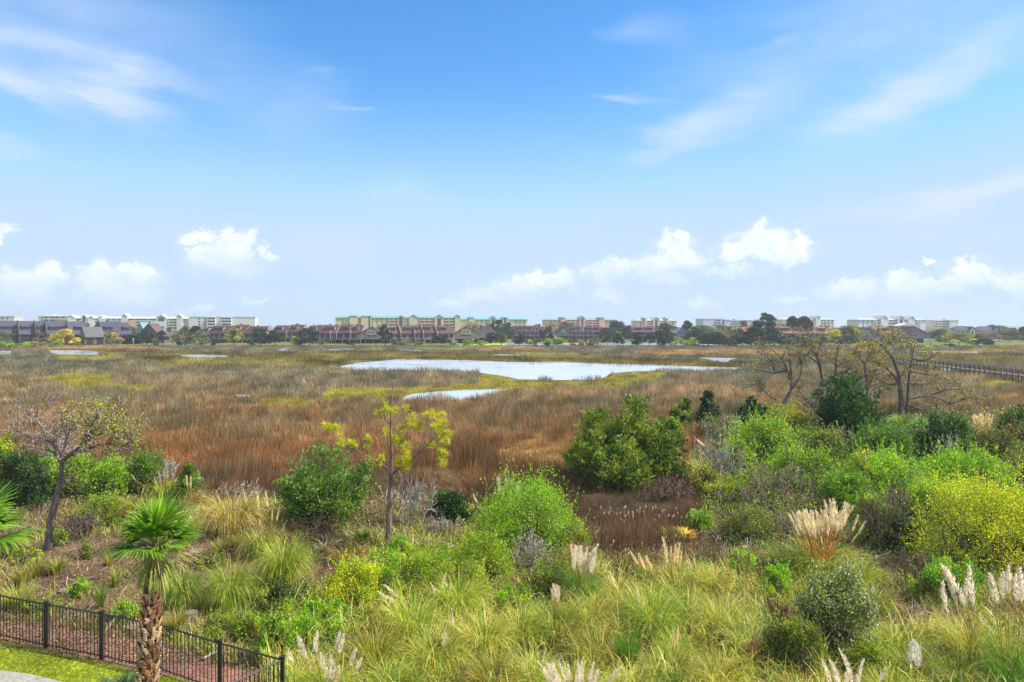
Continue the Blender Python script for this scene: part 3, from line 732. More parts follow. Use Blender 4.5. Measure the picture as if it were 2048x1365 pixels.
def gable_house(label, px0, px1, pxp, ytop, ybase, wcol, rcol, group, bay=True, eave=.42, pile=True, depth=13, yaw=.12):
    """house with its gable end towards the marsh; pxp = photo column of the peak"""
    D = CZ * F / (ybase - HZ); x0, x1 = span(px0, px1, D); xp = (pxp - 1024) / F * D; xc = (x0 + x1) / 2; H = zat(ytop, D)
    root = thing('gable_house', label, 'house', (xc, D, 0), yaw, group)
    a, b, p = x0 - xc, x1 - xc, xp - xc; zf = 2.4 if pile else .2; zl = zf + (H - zf) * eave; zr_ = zf + (H - zf) * (eave - .06)
    g = Geo(); prism_y(g, [(a, zf), (b, zf), (b, zr_), (p, H - .3), (a, zl)], 0, depth, wcol); g.build('wall', M_wall, root)
    g = Geo(); e = .6
    prism_y(g, [(p, H - .25), (p, H + .1), (a - e, zl - e * .8 + .1), (a - e, zl - e * .8 - .25)], -.7, depth + .5, rcol)
    prism_y(g, [(p, H + .1), (p, H - .25), (b + e, zr_ - e * .8 - .25), (b + e, zr_ - e * .8 + .1)], -.7, depth + .5, rcol); g.build('roof', M_shingle, root)
    W = b - a
    if bay:
        g = Geo(); box(g, p - W * .2, p + W * .16, -1.1, .02, zf + (H - zf) * .36, zf + (H - zf) * .72, wcol * 1.06); bx = g.build('bay', M_wall, root)
        for s in (-.09, .05):
            g = Geo(); xm = p + W * s; box(g, xm - W * .045, xm + W * .045, -1.16, -1.0, zf + (H - zf) * .52, zf + (H - zf) * .62, GLASS); g.build('window', M_pane, bx)
    for s in (-.12, .1):
        g = Geo(); xm = p + W * s; box(g, xm - W * .07, xm + W * .07, -.08, .1, zf + (H - zf) * .22, zf + (H - zf) * .31, GLASS); g.build('window', M_pane, root)
    if pile:
        for t in (.04, .36, .68, .96):
            g = Geo(); xm = a + W * t; box(g, xm - .15, xm + .15, .2, .5, -.4, zf, S(150, 142, 134)); g.build('post', M_wood, root)
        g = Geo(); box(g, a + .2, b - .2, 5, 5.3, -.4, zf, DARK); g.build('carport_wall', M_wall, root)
    return root

def build_houses():
    SG = 'slate roofed row houses on the left shore'
    wl = S(88, 84, 92)
    for i, (a, b, yt, yb, fin, lb) in enumerate([
        (-46, 0, 642, 689, 0, 'slate roofed row house cut off by the left edge of the photo'),
        (0, 42, 642.2, 689, 0, 'slate roofed row house first from the left edge, behind a broad olive tree'),
        (42, 75, 642.5, 689, 0, 'slate roofed row house second from the left edge, above a long dark hedge'),
        (75, 98, 643, 689, 0, 'narrow slate roofed row house third from the left edge, behind a bare brown tree'),
        (98, 139, 643.2, 689, 1, 'slate roofed row house at the end of its row, behind the bright yellow tree'),
        (141, 173, 643.5, 689, -1, 'separate slate roofed house with a dark side wall, right of the yellow tree'),
        (206, 241, 644, 689, -1, 'tall slate roofed house with a wide dark blue side wall, behind the ochre tree'),
        (240, 263, 645.5, 688, 0, 'narrow slate roofed house stepped below its taller left neighbour')]):
        row_house(lb, a, b, yt, yb, wl, SLATE * r_(i), SG, 10 + i, -1, pile=False, deck=(i > 2), yaw=.72)
    row_house('low house with a plain grey roof between two taller slate roofed houses', 173, 208, 654.5, 690, S(112, 102, 88), S(96, 96, 96), SG, 31, 0, pile=False, deck=False, dormer=False, yaw=.72)
    row_house('small brown shingled house left of the blue houses', 256, 273, 643.5, 684, S(150, 118, 100), S(130, 98, 84), 'small houses by the palms', 32, 0, pile=False, deck=False, yaw=.6)
    gable_house('bright blue gabled house with a pale blue roof, left of the dusky brown gable', 272, 290, 280, 645, 680, S(70, 120, 165), S(128, 146, 160), 'small houses by the palms', pile=False)
    row_house('blue painted house under a grey green roof, right of the dusky brown gable', 305, 331, 643.5, 684, S(84, 132, 172), S(118, 130, 134), 'small houses by the palms', 33, 0, pile=False, deck=True, yaw=.55)
    gable_house('dusky brown gabled house standing between the two blue houses', 279, 318, 298, 647, 687, S(112, 96, 104), S(100, 82, 86), 'small houses by the palms', pile=False, bay=False)
    gable_house('pale blue roofed house between the slate roofed houses and the white apartments', 184, 210, 198, 640.5, 676, S(104, 108, 116), S(112, 122, 134), 'small houses by the palms', pile=False, bay=False)
    MG = 'maroon roofed houses in the centre left'
    wm = S(150, 130, 132)
    for i, (a, b, yt, yb, fin, lb) in enumerate([
        (416, 462, 652, 686, 0, 'maroon roofed row house below the plain slab apartment block, left of the olive tree'),
        (462, 488, 650, 686, 0, 'raised maroon roofed row house just behind the round olive tree'),
        (488, 531, 653, 686, 1, 'maroon roofed row house below the blank end of the slab apartment block'),
        (544, 574, 651.5, 684, 1, 'maroon roofed house right of the two spreading dark trees'),
        (574, 605, 650, 684, 1, 'taller maroon roofed house with a pale sloping side wall, left of the dense round tree'),
        (612, 643, 652, 683, 0, 'small maroon roofed house behind the dense round dark tree'),
        (639, 662, 650.5, 687.5, 1, 'red brown roofed row house first right of the dense round dark tree'),
        (657, 674, 651.5, 687.5, 1, 'narrow red brown roofed row house second right of the dense round dark tree'),
        (672, 702, 649.8, 687.5, 1, 'wide tall red brown row house on pilings below the left end of the yellow apartments'),
        (701, 724, 651, 687.5, 1, 'red brown row house on pilings immediately left of the big gable')]):
        row_house(lb, a, b, yt, yb, wm, MAROON * (1.15 if i > 5 else 1) * r_(i + 20), MG, 40 + i, fin)
    RG = 'red roofed row houses under the yellow apartments'
    gable_house('tan gable ended house with a boxed bay, left of the narrow dark cedar', 714, 762, 744, 654, 687.5, S(168, 150, 144), MAROON * 1.2, RG)
    wr = S(160, 140, 138)
    for i, (a, b, yt, yb, fin, lb) in enumerate([
        (756, 778, 651, 682, 0, 'maroon roofed house set back behind the narrow dark cedar'),
        (779, 802, 653, 687, 1, 'red roofed row house right next to the narrow dark cedar'),
        (801, 829, 652, 687, 1, 'red roofed row house with a wide dark dormer window, second from the narrow dark cedar'),
        (829, 847, 650.6, 687, -1, 'narrow red roofed row house in the middle of the deck lined row'),
        (846, 874, 650.6, 687, 1, 'tall red roofed row house fourth along the deck lined row'),
        (874, 909, 652, 687, -1, 'red roofed row house at the right end of its row, behind a bushy dark tree')]):
        row_house(lb, a, b, yt, yb, wr, REDSH * .86 * r_(i + 40), RG, 60 + i, -1, yaw=.3)
    gable_house('large tan gable house facing the marsh with a boxed bay and no trees in front', 908, 959, 933, 653, 686.5, S(172, 154, 140), REDSH * .9, RG)
    for i, (a, b, p, yt, yb, lb) in enumerate([
        (945, 978, 948, 651.5, 684, 'first of three saw tooth roofed tan houses, next to the large tan gable'),
        (961, 987, 963, 651, 683, 'middle one of three saw tooth roofed tan houses'),
        (975, 994, 977, 651.8, 682, 'last of three saw tooth roofed tan houses, beside the dark pines')]):
        gable_house(lb, a, b, p, yt, yb, S(168, 152, 146), S(120, 98, 92), RG, bay=False, eave=.5)
    VG = 'dark red houses behind the river'
    wv = S(146, 132, 140)
    for i, (a, b, yt, fin, lb) in enumerate([
        (1003, 1025, 654, 1, 'dark red roofed house behind the river, partly behind dark pines'),
        (1024, 1053, 652, 1, 'widest dark red roofed house behind the river, under the teal roofed apartments'),
        (1051, 1070, 652.4, 1, 'dark red roofed house with pale dormer behind the river'),
        (1069, 1083, 653, 0, 'narrow dark red house at the right end of its row, left of dense trees'),
        (1137, 1152, 654, 1, 'dark red roofed house behind the river, next to the grey gable'),
        (1151, 1167, 653.2, 1, 'dark red roofed house behind the river, left of the pink pointed gable'),
        (1166, 1186, 653.6, 1, 'dark red roofed house behind the river with two bright roof windows'),
        (1185, 1207, 654, 0, 'dark red roofed house at the right end of the river row below the pink apartments')]):
        row_house(lb, a, b, yt, 678.5, wv, MAROON * r_(i + 60), VG, 80 + i, fin)
    gable_house('grey gable ended house starting the river row below the pink apartments', 1116, 1139, 1126, 655, 678.5, S(140, 146, 158), MAROON * .9, VG)
    for i, (a, b, yt, lb) in enumerate([
        (1259, 1290, 653.8, 'dusky purple roofed house below the peach apartments, left part'),
        (1289, 1318, 653.5, 'dusky purple roofed house below the peach apartments, behind dark river trees')]):
        row_house(lb, a, b, yt, 679, S(140, 126, 136), S(96, 70, 82), VG, 95 + i, 0)
    gable_house('blue grey gabled house in the shade of the lone pine behind the river', 1350, 1392, 1366, 655, 680, S(126, 136, 156), S(104, 110, 126), VG, bay=False)
    OG = 'rust roofed houses on the right shore'
    wo = S(160, 138, 130)
    for i, (a, b, yt, fin, lb) in enumerate([
        (1490, 1520, 654, 0, 'rust roofed house mostly hidden behind the tall dark trees'),
        (1546, 1589, 653, 1, 'rust roofed row house at the left end of its row, below the umbrella pines'),
        (1588, 1618, 652.5, 1, 'rust roofed row house second along, behind a thin bare tree top'),
        (1617, 1638, 652.6, 1, 'narrow rust roofed row house in the middle of the right shore row'),
        (1637, 1666, 654.2, 1, 'rust roofed row house directly behind the bright yellow round tree'),
        (1665, 1691, 655, 0, 'rust roofed row house at the right end of its row, beside olive trees')]):
        row_house(lb, a, b, yt, 686, wo, S(132, 92, 76) * r_(i + 80), OG, 110 + i, fin)
    gable_house('purple grey gable house with a small dark window, leftmost of the right shore gables', 1718, 1761, 1731, 655, 686.5, S(140, 128, 140), S(118, 84, 74), OG)
    row_house('rust roofed house between the purple grey gable and the other right shore gables', 1755, 1782, 654, 686, wo, S(124, 86, 72), OG, 120, -1)
    row_house('narrow rust roofed house, fourth of the right shore gable group', 1780, 1797, 653.6, 685.5, wo, S(118, 82, 70), OG, 121, -1)
    gable_house('brown grey gable house with a long right roof slope on the right shore', 1794, 1834, 1801, 653.5, 686, S(134, 122, 132), S(120, 84, 72), OG, bay=False)
    gable_house('rust roofed gable house with a raised deck, rightmost of the right shore gables', 1818, 1862, 1826, 652.8, 686, S(138, 126, 134), S(126, 88, 74), OG, bay=False)
    # pale domed roof behind the right gables
    D2 = 560; x0, x1 = span(1797, 1840, D2); g = Geo(); r = thing('pavilion', 'pale domed pavilion roof showing between the right shore gables', 'pavilion', ((x0 + x1) / 2, D2, 0)); W = x1 - x0
    H = zat(647, D2); k = [(W / 2 * math.cos(t), H - 5 + 5 * math.sin(t)) for t in np.linspace(0, math.pi, 11)]
    prism_y(g, k, 0, 10, S(220, 220, 222)); g.build('roof', M_metalroof, r)
    g = Geo(); box(g, -W / 2 + .5, W / 2 - .5, .5, 9.5, -.3, H - 5, WHITE); g.build('wall', M_wall, r)

def r_(i): return .9 + .2 * ((i * 37) % 11) / 10
build_condos(); build_houses()

# ------------------------------------------------------------------ boardwalk on the right
def build_boardwalk():
    A, B = np.array([97.0, 172.0]), np.array([88.0, 96.0]); d = (B - A) / np.linalg.norm(B - A); L = np.linalg.norm(B - A); ang = math.atan2(d[1], d[0])
    root = thing('boardwalk', 'long weathered grey timber boardwalk with railings crossing the marsh on the right', 'boardwalk', (A[0], A[1], 0), ang)
    w = S(124, 116, 108)
    g = Geo()
    for k in range(int(L / .3)): box(g, k * .3, k * .3 + .28, -.8, .8, 1.12, 1.2, w * r_(k)); 
    box(g, 0, L, -.85, -.8, .92, 1.19, w * .9); box(g, 0, L, .8, .85, .92, 1.19, w * .9)
    g.build('deck', M_wood, root)
    for s in (-.78, .78):
        g = Geo(); box(g, 0, L, s - .07, s + .07, 2.14, 2.22, w * .85); box(g, 0, L, s - .03, s + .03, 1.68, 1.8, w * .8); g.build('rail', M_wood, root)
    for k in range(int(L / 1.75)):
        for s in (-.78, .78):
            g = Geo(); box(g, k * 1.75, k * 1.75 + .12, s - .085, s + .085, -.3, 2.14, w * .6 * r_(k)); g.build('post', M_wood, root)
build_boardwalk()
# ------------------------------------------------------------------ trees along the far shore
def crown_mesh(rng, w, h, n, leaf, cols, style):
    """leaf clumps spread through the crown's volume, with gaps between them"""
    g = Geo()
    K = {'round': 26, 'spread': 30, 'cone': 22, 'pine': 14, 'bush': 16, 'bare': 22}[style]
    u = rng.random(K); a = rng.uniform(0, math.tau, K)
    if style == 'cone':
        z = rng.random(K) ** 1.2; r = (1 - z) * .8 * rng.uniform(.3, 1, K) + .06; rc = (.13 + .15 * (1 - z)) * w * .8
    elif style == 'pine':
        z = rng.uniform(.25, 1, K); r = rng.uniform(.2, 1, K) * (1.15 - z * .6) * .7; rc = rng.uniform(.13, .24, K) * w
    elif style == 'spread':
        z = rng.uniform(.05, 1, K) ** .8; r = np.sqrt(np.maximum(1 - (z * .98) ** 2, 0.02)) * rng.uniform(.35, 1.0, K); rc = rng.uniform(.1, .22, K) * w
    else:
        z = rng.uniform(0, 1, K); r = np.sqrt(np.maximum(1 - (z * 1.6 - .6) ** 2, .03)) * rng.uniform(.3, 1, K); rc = rng.uniform(.12, .23, K) * w
    cx, cy, cz = r * np.cos(a) * w / 2, r * np.sin(a) * w / 2, z * h * .9
    k = rng.choice(K, n, p=rc ** 2 / (rc ** 2).sum())
    d = unit(rng.normal(size=(n, 3)) + [0, 0, .45]); rad = rc[k] * rng.random(n) ** .4
    off = d * rad[:, None] * np.array([1, 1, min(.8, h / w * .9)])
    p = np.c_[cx[k], cy[k], cz[k]] + off
    p[:, 2] = np.maximum(p[:, 2], .02)
    kc = pick(rng, cols, K, .2)
    c = kc[k] * (1 + rng.normal(0, .16, (n, 1)))
    leaves(g, rng, p, d + rng.normal(0, .6, (n, 3)), leaf * rng.uniform(.6, 1.4, n), leaf * .7, c)
    return g, np.c_[cx, cy, cz]

def far_tree(name, label, px, wpx, ytop, ybase, cols, style, cat='tree', group='trees along the far shore', D=None, n=None, trunk=.25, tcol=S(96, 82, 72), seed=0):
    rng = np.random.default_rng(seed * 7 + int(px))
    D = D or CZ * F / (ybase - HZ)
    w = wpx / F * D * 1.22; H = (ybase - ytop) / F * D; zb = zat(ybase, D) if ybase and D else 0
    zb = max(0, zb)
    H = zat(ytop, D)
    root = thing(name, label, cat, ((px - 1024) / F * D, D, 0), rng.uniform(0, 6), group)
    t0 = H * trunk
    n = n or int(np.clip(wpx * (ybase - ytop) * 2.6, 350, 3600))
    g, cc = crown_mesh(rng, w, H - t0, n, .0019 * D * (.8 if style == 'bare' else 1), cols, style)
    o = g.build('foliage' if cat == 'bush' else 'crown', M_far, root); o.location = (0, 0, t0)
    g = Geo()
    if cat == 'bush':
        for q in cc[:8]: segs(g, [(q[0] * .2, q[1] * .2, -.1)], [(q[0] * .8, q[1] * .8, q[2] * .9 + .1)], .05, .02, tcol)
        g.build('stem', M_bark, root)
    else:
        top = np.array([0, 0, t0 + (H - t0) * (.85 if style in ('cone', 'pine') else .5)])
        r0 = .02 * H + .08
        lean = rng.normal(0, .03 * H, 2)
        pts = resample([(lean[0], lean[1], -.2), (lean[0] * .4, lean[1] * .4, t0), top], 7)
        tube(g, pts, np.linspace(r0, r0 * .35, 7), tcol, 6)
        for q in cc[:10]:
            s = pts[rng.integers(2, 6)]; e = q + [0, 0, t0]
            segs(g, [s, (s + e) / 2 + rng.normal(0, .2, 3)], [(s + e) / 2, e], [r0 * .4, r0 * .28], [r0 * .28, r0 * .12], tcol, 4)
        g.build('trunk', M_bark, root)
    return root

def far_palm(label, px, ytop, ybase, seed, wpx=11):
    rng = np.random.default_rng(seed); D = CZ * F / (ybase - HZ); H = zat(ytop, D); R = wpx / 2 / F * D * 1.1
    root = thing('cabbage_palm', label, 'palm tree', ((px - 1024) / F * D, D, 0), rng.uniform(0, 6), 'palms on the left shore')
    hc = H - R * .75; g = Geo()
    pts = resample([(rng.normal(0, .3), 0, -.2), (0, 0, hc * .5), (rng.normal(0, .1), 0, hc)], 6); tube(g, pts, [.26, .22, .2, .2, .22, .2], S(120, 104, 90), 7)
    g.build('trunk', M_bark, root)
    g = Geo(); n = 230; c = pts[-1]; a = rng.uniform(0, math.tau, n)
    el = rng.uniform(.05, 2.2, n)
    blades(g, rng, np.tile(c, (n, 1)), a, el * .8, R * rng.uniform(.85, 1.25, n), .34, rng.uniform(.4, 1.1, n), 3, pick(rng, [S(112, 140, 66), S(88, 118, 60), S(140, 150, 80)], n, .2), tip=.3)
    g.build('crown', M_far, root)
    return root

OLV = [S(112, 116, 64), S(96, 104, 60), S(128, 126, 74)]
DKG = [S(56, 76, 54), S(46, 66, 50), S(66, 84, 56)]
BLG = [S(50, 70, 66), S(60, 80, 70), S(44, 62, 58)]
YEL = [S(206, 190, 40), S(190, 176, 44), S(216, 200, 60)]
OCH = [S(170, 156, 84), S(158, 142, 78), S(180, 160, 92)]
BRN = [S(148, 128, 92), S(134, 116, 84), S(160, 134, 96)]
LIM = [S(140, 164, 60), S(120, 150, 58), S(156, 172, 76)]
YGR = [S(160, 164, 62), S(144, 152, 60), S(176, 172, 72)]

def build_far_trees():
    FT = far_tree; k = 0
    T = [  # name, px, width, top, base, colours, style, D, label
        ('oak', 6, 34, 664, 689, OLV, 'round', 330, 'broad olive tree at the left edge of the photo, before the slate roofed row'),
        ('bare_tree', 80, 17, 662, 687, BRN, 'bare', 345, 'thin brown tree standing between two palms in front of the long hedge'),
        ('yellow_tree', 131, 40, 659, 690, YEL, 'spread', 338, 'bright yellow flowering round tree in front of the slate roofed row'),
        ('shade_tree', 161, 14, 670, 687, DKG, 'round', 350, 'small green tree just right of the bright yellow tree'),
        ('ochre_tree', 225, 29, 663, 686, OCH, 'spread', 350, 'ochre round tree on the sunny lawn before the dark blue side wall'),
        ('live_oak', 293, 30, 657, 683, DKG, 'round', 352, 'dense dark green tree in front of the dusky brown gable'),
        ('live_oak', 325, 20, 662, 682, DKG, 'round', 350, 'small dark green tree below the blue house with a grey green roof'),
        ('bare_tree', 355, 22, 664, 682, BRN, 'round', 352, 'brownish green tree below the arched window gable block'),
        ('live_oak', 372, 26, 653, 680, OLV, 'round', 420, 'olive green tree right of the cream apartment block'),
        ('live_oak', 391, 26, 654, 680, DKG, 'round', 410, 'dark green tree below the left end of the plain slab block'),
        ('live_oak', 409, 24, 656, 681, OLV, 'round', 395, 'greyish olive tree left of the maroon roofs'),
        ('round_tree', 468, 33, 657, 684, YGR, 'spread', 352, 'round yellow green tree in front of the raised maroon roof'),
        ('live_oak', 522, 36, 657, 686, DKG, 'round', 350, 'wide dark green tree, left one of the pair before the maroon roofs'),
        ('live_oak', 550, 34, 662, 686, DKG, 'round', 348, 'wide dark green tree, right one of the pair before the maroon roofs'),
        ('cedar_tree', 617, 36, 654, 686, BLG, 'round', 348, 'dense blue green round tree hiding the small maroon house'),
        ('cedar_tree', 770, 21, 649, 686, BLG, 'round', 345, 'narrow dark cedar between the boxed bay gable and the red roofed row'),
        ('live_oak', 884, 31, 669, 689, DKG, 'spread', 341, 'low bushy dark tree at the right end of the deck lined row'),
        ('pine_tree', 996, 38, 641, 668, BLG, 'round', 470, 'dark pine crown rising behind the saw tooth houses'),
        ('pine_tree', 1016, 26, 647, 670, BLG, 'round', 480, 'dark tree between the saw tooth houses and the river row'),
        ('live_oak', 984, 20, 665, 689, DKG, 'round', 345, 'dark green tree in front of the last saw tooth house'),
        ('live_oak', 1003, 20, 666, 689, OLV, 'round', 347, 'greener tree right of the dark one by the saw tooth houses'),
        ('live_oak', 1040, 19, 669, 692, DKG, 'round', 338, 'dark tree on the near river bank, leftmost in front of the water'),
        ('cedar_tree', 1092, 28, 652, 680, BLG, 'round', 470, 'dense blue green tree between the two river rows'),
        ('bare_tree', 1104, 28, 644, 662, OCH, 'round', 600, 'ochre green tree top below the left end of the pink apartments'),
        ('live_oak', 1132, 36, 645, 664, OLV, 'round', 590, 'olive tree tops below the pink apartments'),
        ('live_oak', 1076, 14, 646, 660, BLG, 'round', 560, 'small dark tree top between the teal and pink apartments'),
        ('live_oak', 1237, 44, 642, 680, BLG, 'round', 480, 'large dark blue green tree covering the right end of the pink apartments'),
        ('live_oak', 1209, 20, 656, 680, BLG, 'round', 480, 'dark tree at the right end of the river row'),
        ('live_oak', 1256, 22, 652, 680, DKG, 'round', 470, 'dark tree between the large blue green tree and the purple roofs'),
        ('live_oak', 1216, 28, 671, 688, DKG, 'spread', 355, 'low dark tree overhanging the river, left of the white dock'),
        ('live_oak', 1236, 20, 670, 692, DKG, 'round', 338, 'dark narrow tree standing on the near river bank right of the dock'),
        ('live_oak', 1276, 25, 666, 691, DKG, 'round', 338, 'dark tree on the near river bank below the purple roofs'),
        ('live_oak', 1299, 24, 668, 689, DKG, 'spread', 345, 'dark spreading tree on the river bank below the peach apartments'),
        ('live_oak', 1318, 26, 662, 689, DKG, 'spread', 345, 'dark green tree on the river bank, left of the pale green bush'),
        ('live_oak', 1333, 20, 668, 691, DKG, 'round', 340, 'dark tree at the right end of the river water'),
        ('live_oak', 1332, 36, 647, 680, BLG, 'round', 460, 'large dark tree covering the right side of the peach apartments'),
        ('pine_tree', 1373, 23, 642, 680, BLG, 'pine', 470, 'lone dark pine with an open crown between peach and grey blocks'),
        ('live_oak', 1386, 26, 655, 680, BLG, 'round', 450, 'dark tree around the blue grey gabled house'),
        ('live_oak', 1407, 24, 668, 692, DKG, 'round', 338, 'dark tree right of the yellow olive bush by the river'),
        ('live_oak', 1418, 34, 659, 692, OLV, 'round', 342, 'tall olive green tree below the pale grey blank ended block'),
        ('live_oak', 1438, 26, 664, 692, OLV, 'round', 339, 'bright topped olive tree, right of the tall olive tree'),
        ('live_oak', 1456, 26, 668, 693, BRN, 'round', 338, 'brownish grey tree between dark trees on the shore'),
        ('live_oak', 1448, 40, 650, 676, OLV, 'round', 430, 'olive canopy in front of the pale grey low block'),
        ('bare_tree', 1470, 36, 655, 680, OCH, 'round', 420, 'yellowish brown canopy between the dark shore trees'),
        ('bare_tree', 1402, 60, 652, 676, OLV, 'round', 470, 'wide hazy olive canopy below the blank grey end wall'),
        ('live_oak', 1485, 44, 660, 693, DKG, 'round', 336, 'large dark shore tree left of the tall open pine'),
        ('live_oak', 1470, 22, 672, 693, BLG, 'round', 334, 'small dark shore tree in front of larger ones'),
        ('pine_tree', 1488, 16, 644, 680, OLV, 'pine', 420, 'thin olive pine top left of the tall open pine'),
        ('pine_tree', 1513, 32, 641, 693, [S(84, 100, 60), S(66, 84, 54)], 'pine', 334, 'tall open pine with sunlit crown standing at the marsh edge'),
        ('pine_tree', 1536, 34, 627, 680, BLG, 'pine', 400, 'tallest umbrella pine with a dark broken crown against the sky'),
        ('pine_tree', 1584, 28, 628, 680, DKG, 'pine', 410, 'second umbrella pine with a tall trunk over the rust roofs'),
        ('pine_tree', 1598, 20, 634, 676, DKG, 'pine', 420, 'smaller umbrella pine between two larger ones'),
        ('pine_tree', 1613, 28, 634, 680, DKG, 'pine', 405, 'right hand umbrella pine before the white glazed block'),
        ('live_oak', 1538, 36, 655, 693, DKG, 'round', 338, 'dark rounded tree under the tallest umbrella pine'),
        ('live_oak', 1563, 38, 666, 694, BLG, 'round', 334, 'dark dense tree in front of the first rust roof'),
        ('bare_tree', 1560, 34, 645, 666, OCH, 'round', 450, 'ochre tree tops between the umbrella pines'),
        ('bare_tree', 1600, 22, 670, 690, OLV, 'round', 345, 'olive shrubby tree below the second rust roof'),
        ('yellow_tree', 1666, 33, 659, 688, [S(200, 196, 60), S(186, 188, 62)], 'spread', 350, 'bright yellow round tree hiding the middle of the rust roofed row'),
        ('round_tree', 1700, 36, 652, 690, OLV + YGR, 'round', 352, 'tall olive yellow tree between the rust row and purple gable'),
        ('live_oak', 1690, 32, 671, 693, DKG, 'round', 338, 'dark green tree at the foot of the tall olive yellow tree'),
        ('live_oak', 1779, 38, 666, 693, DKG + OLV, 'round', 336, 'bushy tree in front of the right shore gables'),
        ('live_oak', 1872, 24, 660, 680, BLG, 'round', 440, 'dark tree beside the rightmost rust roofed house'),
        ('bare_tree', 1884, 30, 657, 676, YGR, 'round', 450, 'yellow green tree below the blue glass bays'),
        ('willow_tree', 1918, 54, 666, 692, OLV + YGR, 'spread', 342, 'broad olive willow on the right shore before the dark blue house'),
        ('live_oak', 1968, 32, 678, 695, BLG, 'spread', 326, 'dark spreading bush like tree right of the broad willow'),
        ('bare_tree', 1968, 34, 660, 682, BRN, 'bare', 430, 'grey brown leafless tree below the wide slate roof'),
        ('bare_tree', 1998, 30, 660, 682, BRN, 'bare', 440, 'second grey brown leafless tree nearer the right edge'),
        ('live_oak', 2018, 36, 654, 682, OLV, 'round', 430, 'large olive tree near the right edge of the photo'),
        ('live_oak', 2046, 26, 656, 683, BLG, 'round', 430, 'dark tree cut by the right edge of the photo'),
        ('bare_tree', 1990, 50, 650, 668, BLG, 'round', 560, 'distant dark tree line piece behind the wide slate roof'),
        ('live_oak', 1396, 34, 658, 690, DKG, 'round', 360, 'dark tree between the blue grey gable and the tall olive tree'), ('live_oak', 1502, 30, 664, 693, BLG, 'round', 337, 'dense dark shore tree at the foot of the tall open pine'), ('live_oak', 1526, 30, 664, 693, DKG, 'round', 336, 'dense dark shore tree right of the tall open pine'), ('live_oak', 1585, 26, 670, 692, DKG, 'round', 338, 'low dark tree before the first rust roofed row house'),
        ('live_oak', 1640, 26, 672, 692, DKG, 'round', 340, 'low dark tree left of the yellow round tree on the right shore'), ('live_oak', 1430, 40, 666, 693, DKG, 'spread', 333, 'dark low oak in front of the two tall olive trees'), ('live_oak', 1815, 26, 674, 691, OLV, 'round', 342, 'low olive tree before the brown grey gable house'), ('live_oak', 1890, 30, 668, 688, OLV, 'round', 370, 'grey olive tree left of the broad willow'), ('live_oak', 1950, 34, 664, 686, OLV, 'round', 390, 'olive tree right of the broad willow'),
        ('bare_tree', 120, 34, 640, 656, YGR, 'round', 600, 'yellow green tree top behind the slate row below the cream block'),
        ('bare_tree', 173, 16, 644, 660, DKG, 'round', 520, 'dark tree top behind the low plain grey roof'),
        ('bare_tree', 596, 18, 647, 662, OLV, 'round', 520, 'olive tree top behind the taller maroon house'),
        ('bare_tree', 640, 18, 649, 662, OLV, 'round', 520, 'small tree top behind the maroon roofs left of the yellow block'),
        ('bare_tree', 945, 40, 645, 662, OCH, 'round', 560, 'ochre tree top between the tan gable and teal roofed block'),
        ('bare_tree', 1690, 50, 653, 668, OLV, 'round', 520, 'olive tree line behind the right end of the rust row'),
        ('bare_tree', 1800, 30, 654, 668, OCH, 'round', 520, 'ochre tree tops behind the right shore gables')]
    for nm, px, w, yt, yb, cols, st, D, lb in T:
        k += 1; far_tree(nm, lb, px, w, yt, yb, cols, st, D=D, seed=k, trunk=.45 if st == 'pine' else (.12 if yb - yt > 24 else .2))
    for i, (px, yt, yb, lb) in enumerate([
        (18, 657, 687, 'palm behind the broad olive tree at the left edge'), (36, 661, 689, 'palm in front of the left end of the long hedge'),
        (56, 658, 688, 'palm in front of the middle of the long hedge'), (100, 657, 687, 'palm left of the bright yellow tree'),
        (175, 659, 687, 'left palm of a pair on the sunny lawn'), (189, 660, 687, 'right palm of a pair on the sunny lawn'),
        (268, 655, 684, 'palm below the brown shingled house'), (339, 656, 683, 'palm right of the blue house'), (144, 664, 687, 'short palm partly behind the bright yellow tree'), (427, 670, 685, 'low palm at the left end of the maroon roofs')]):
        far_palm(lb, px, yt, yb, 300 + i, 16 if i != 9 else 20)
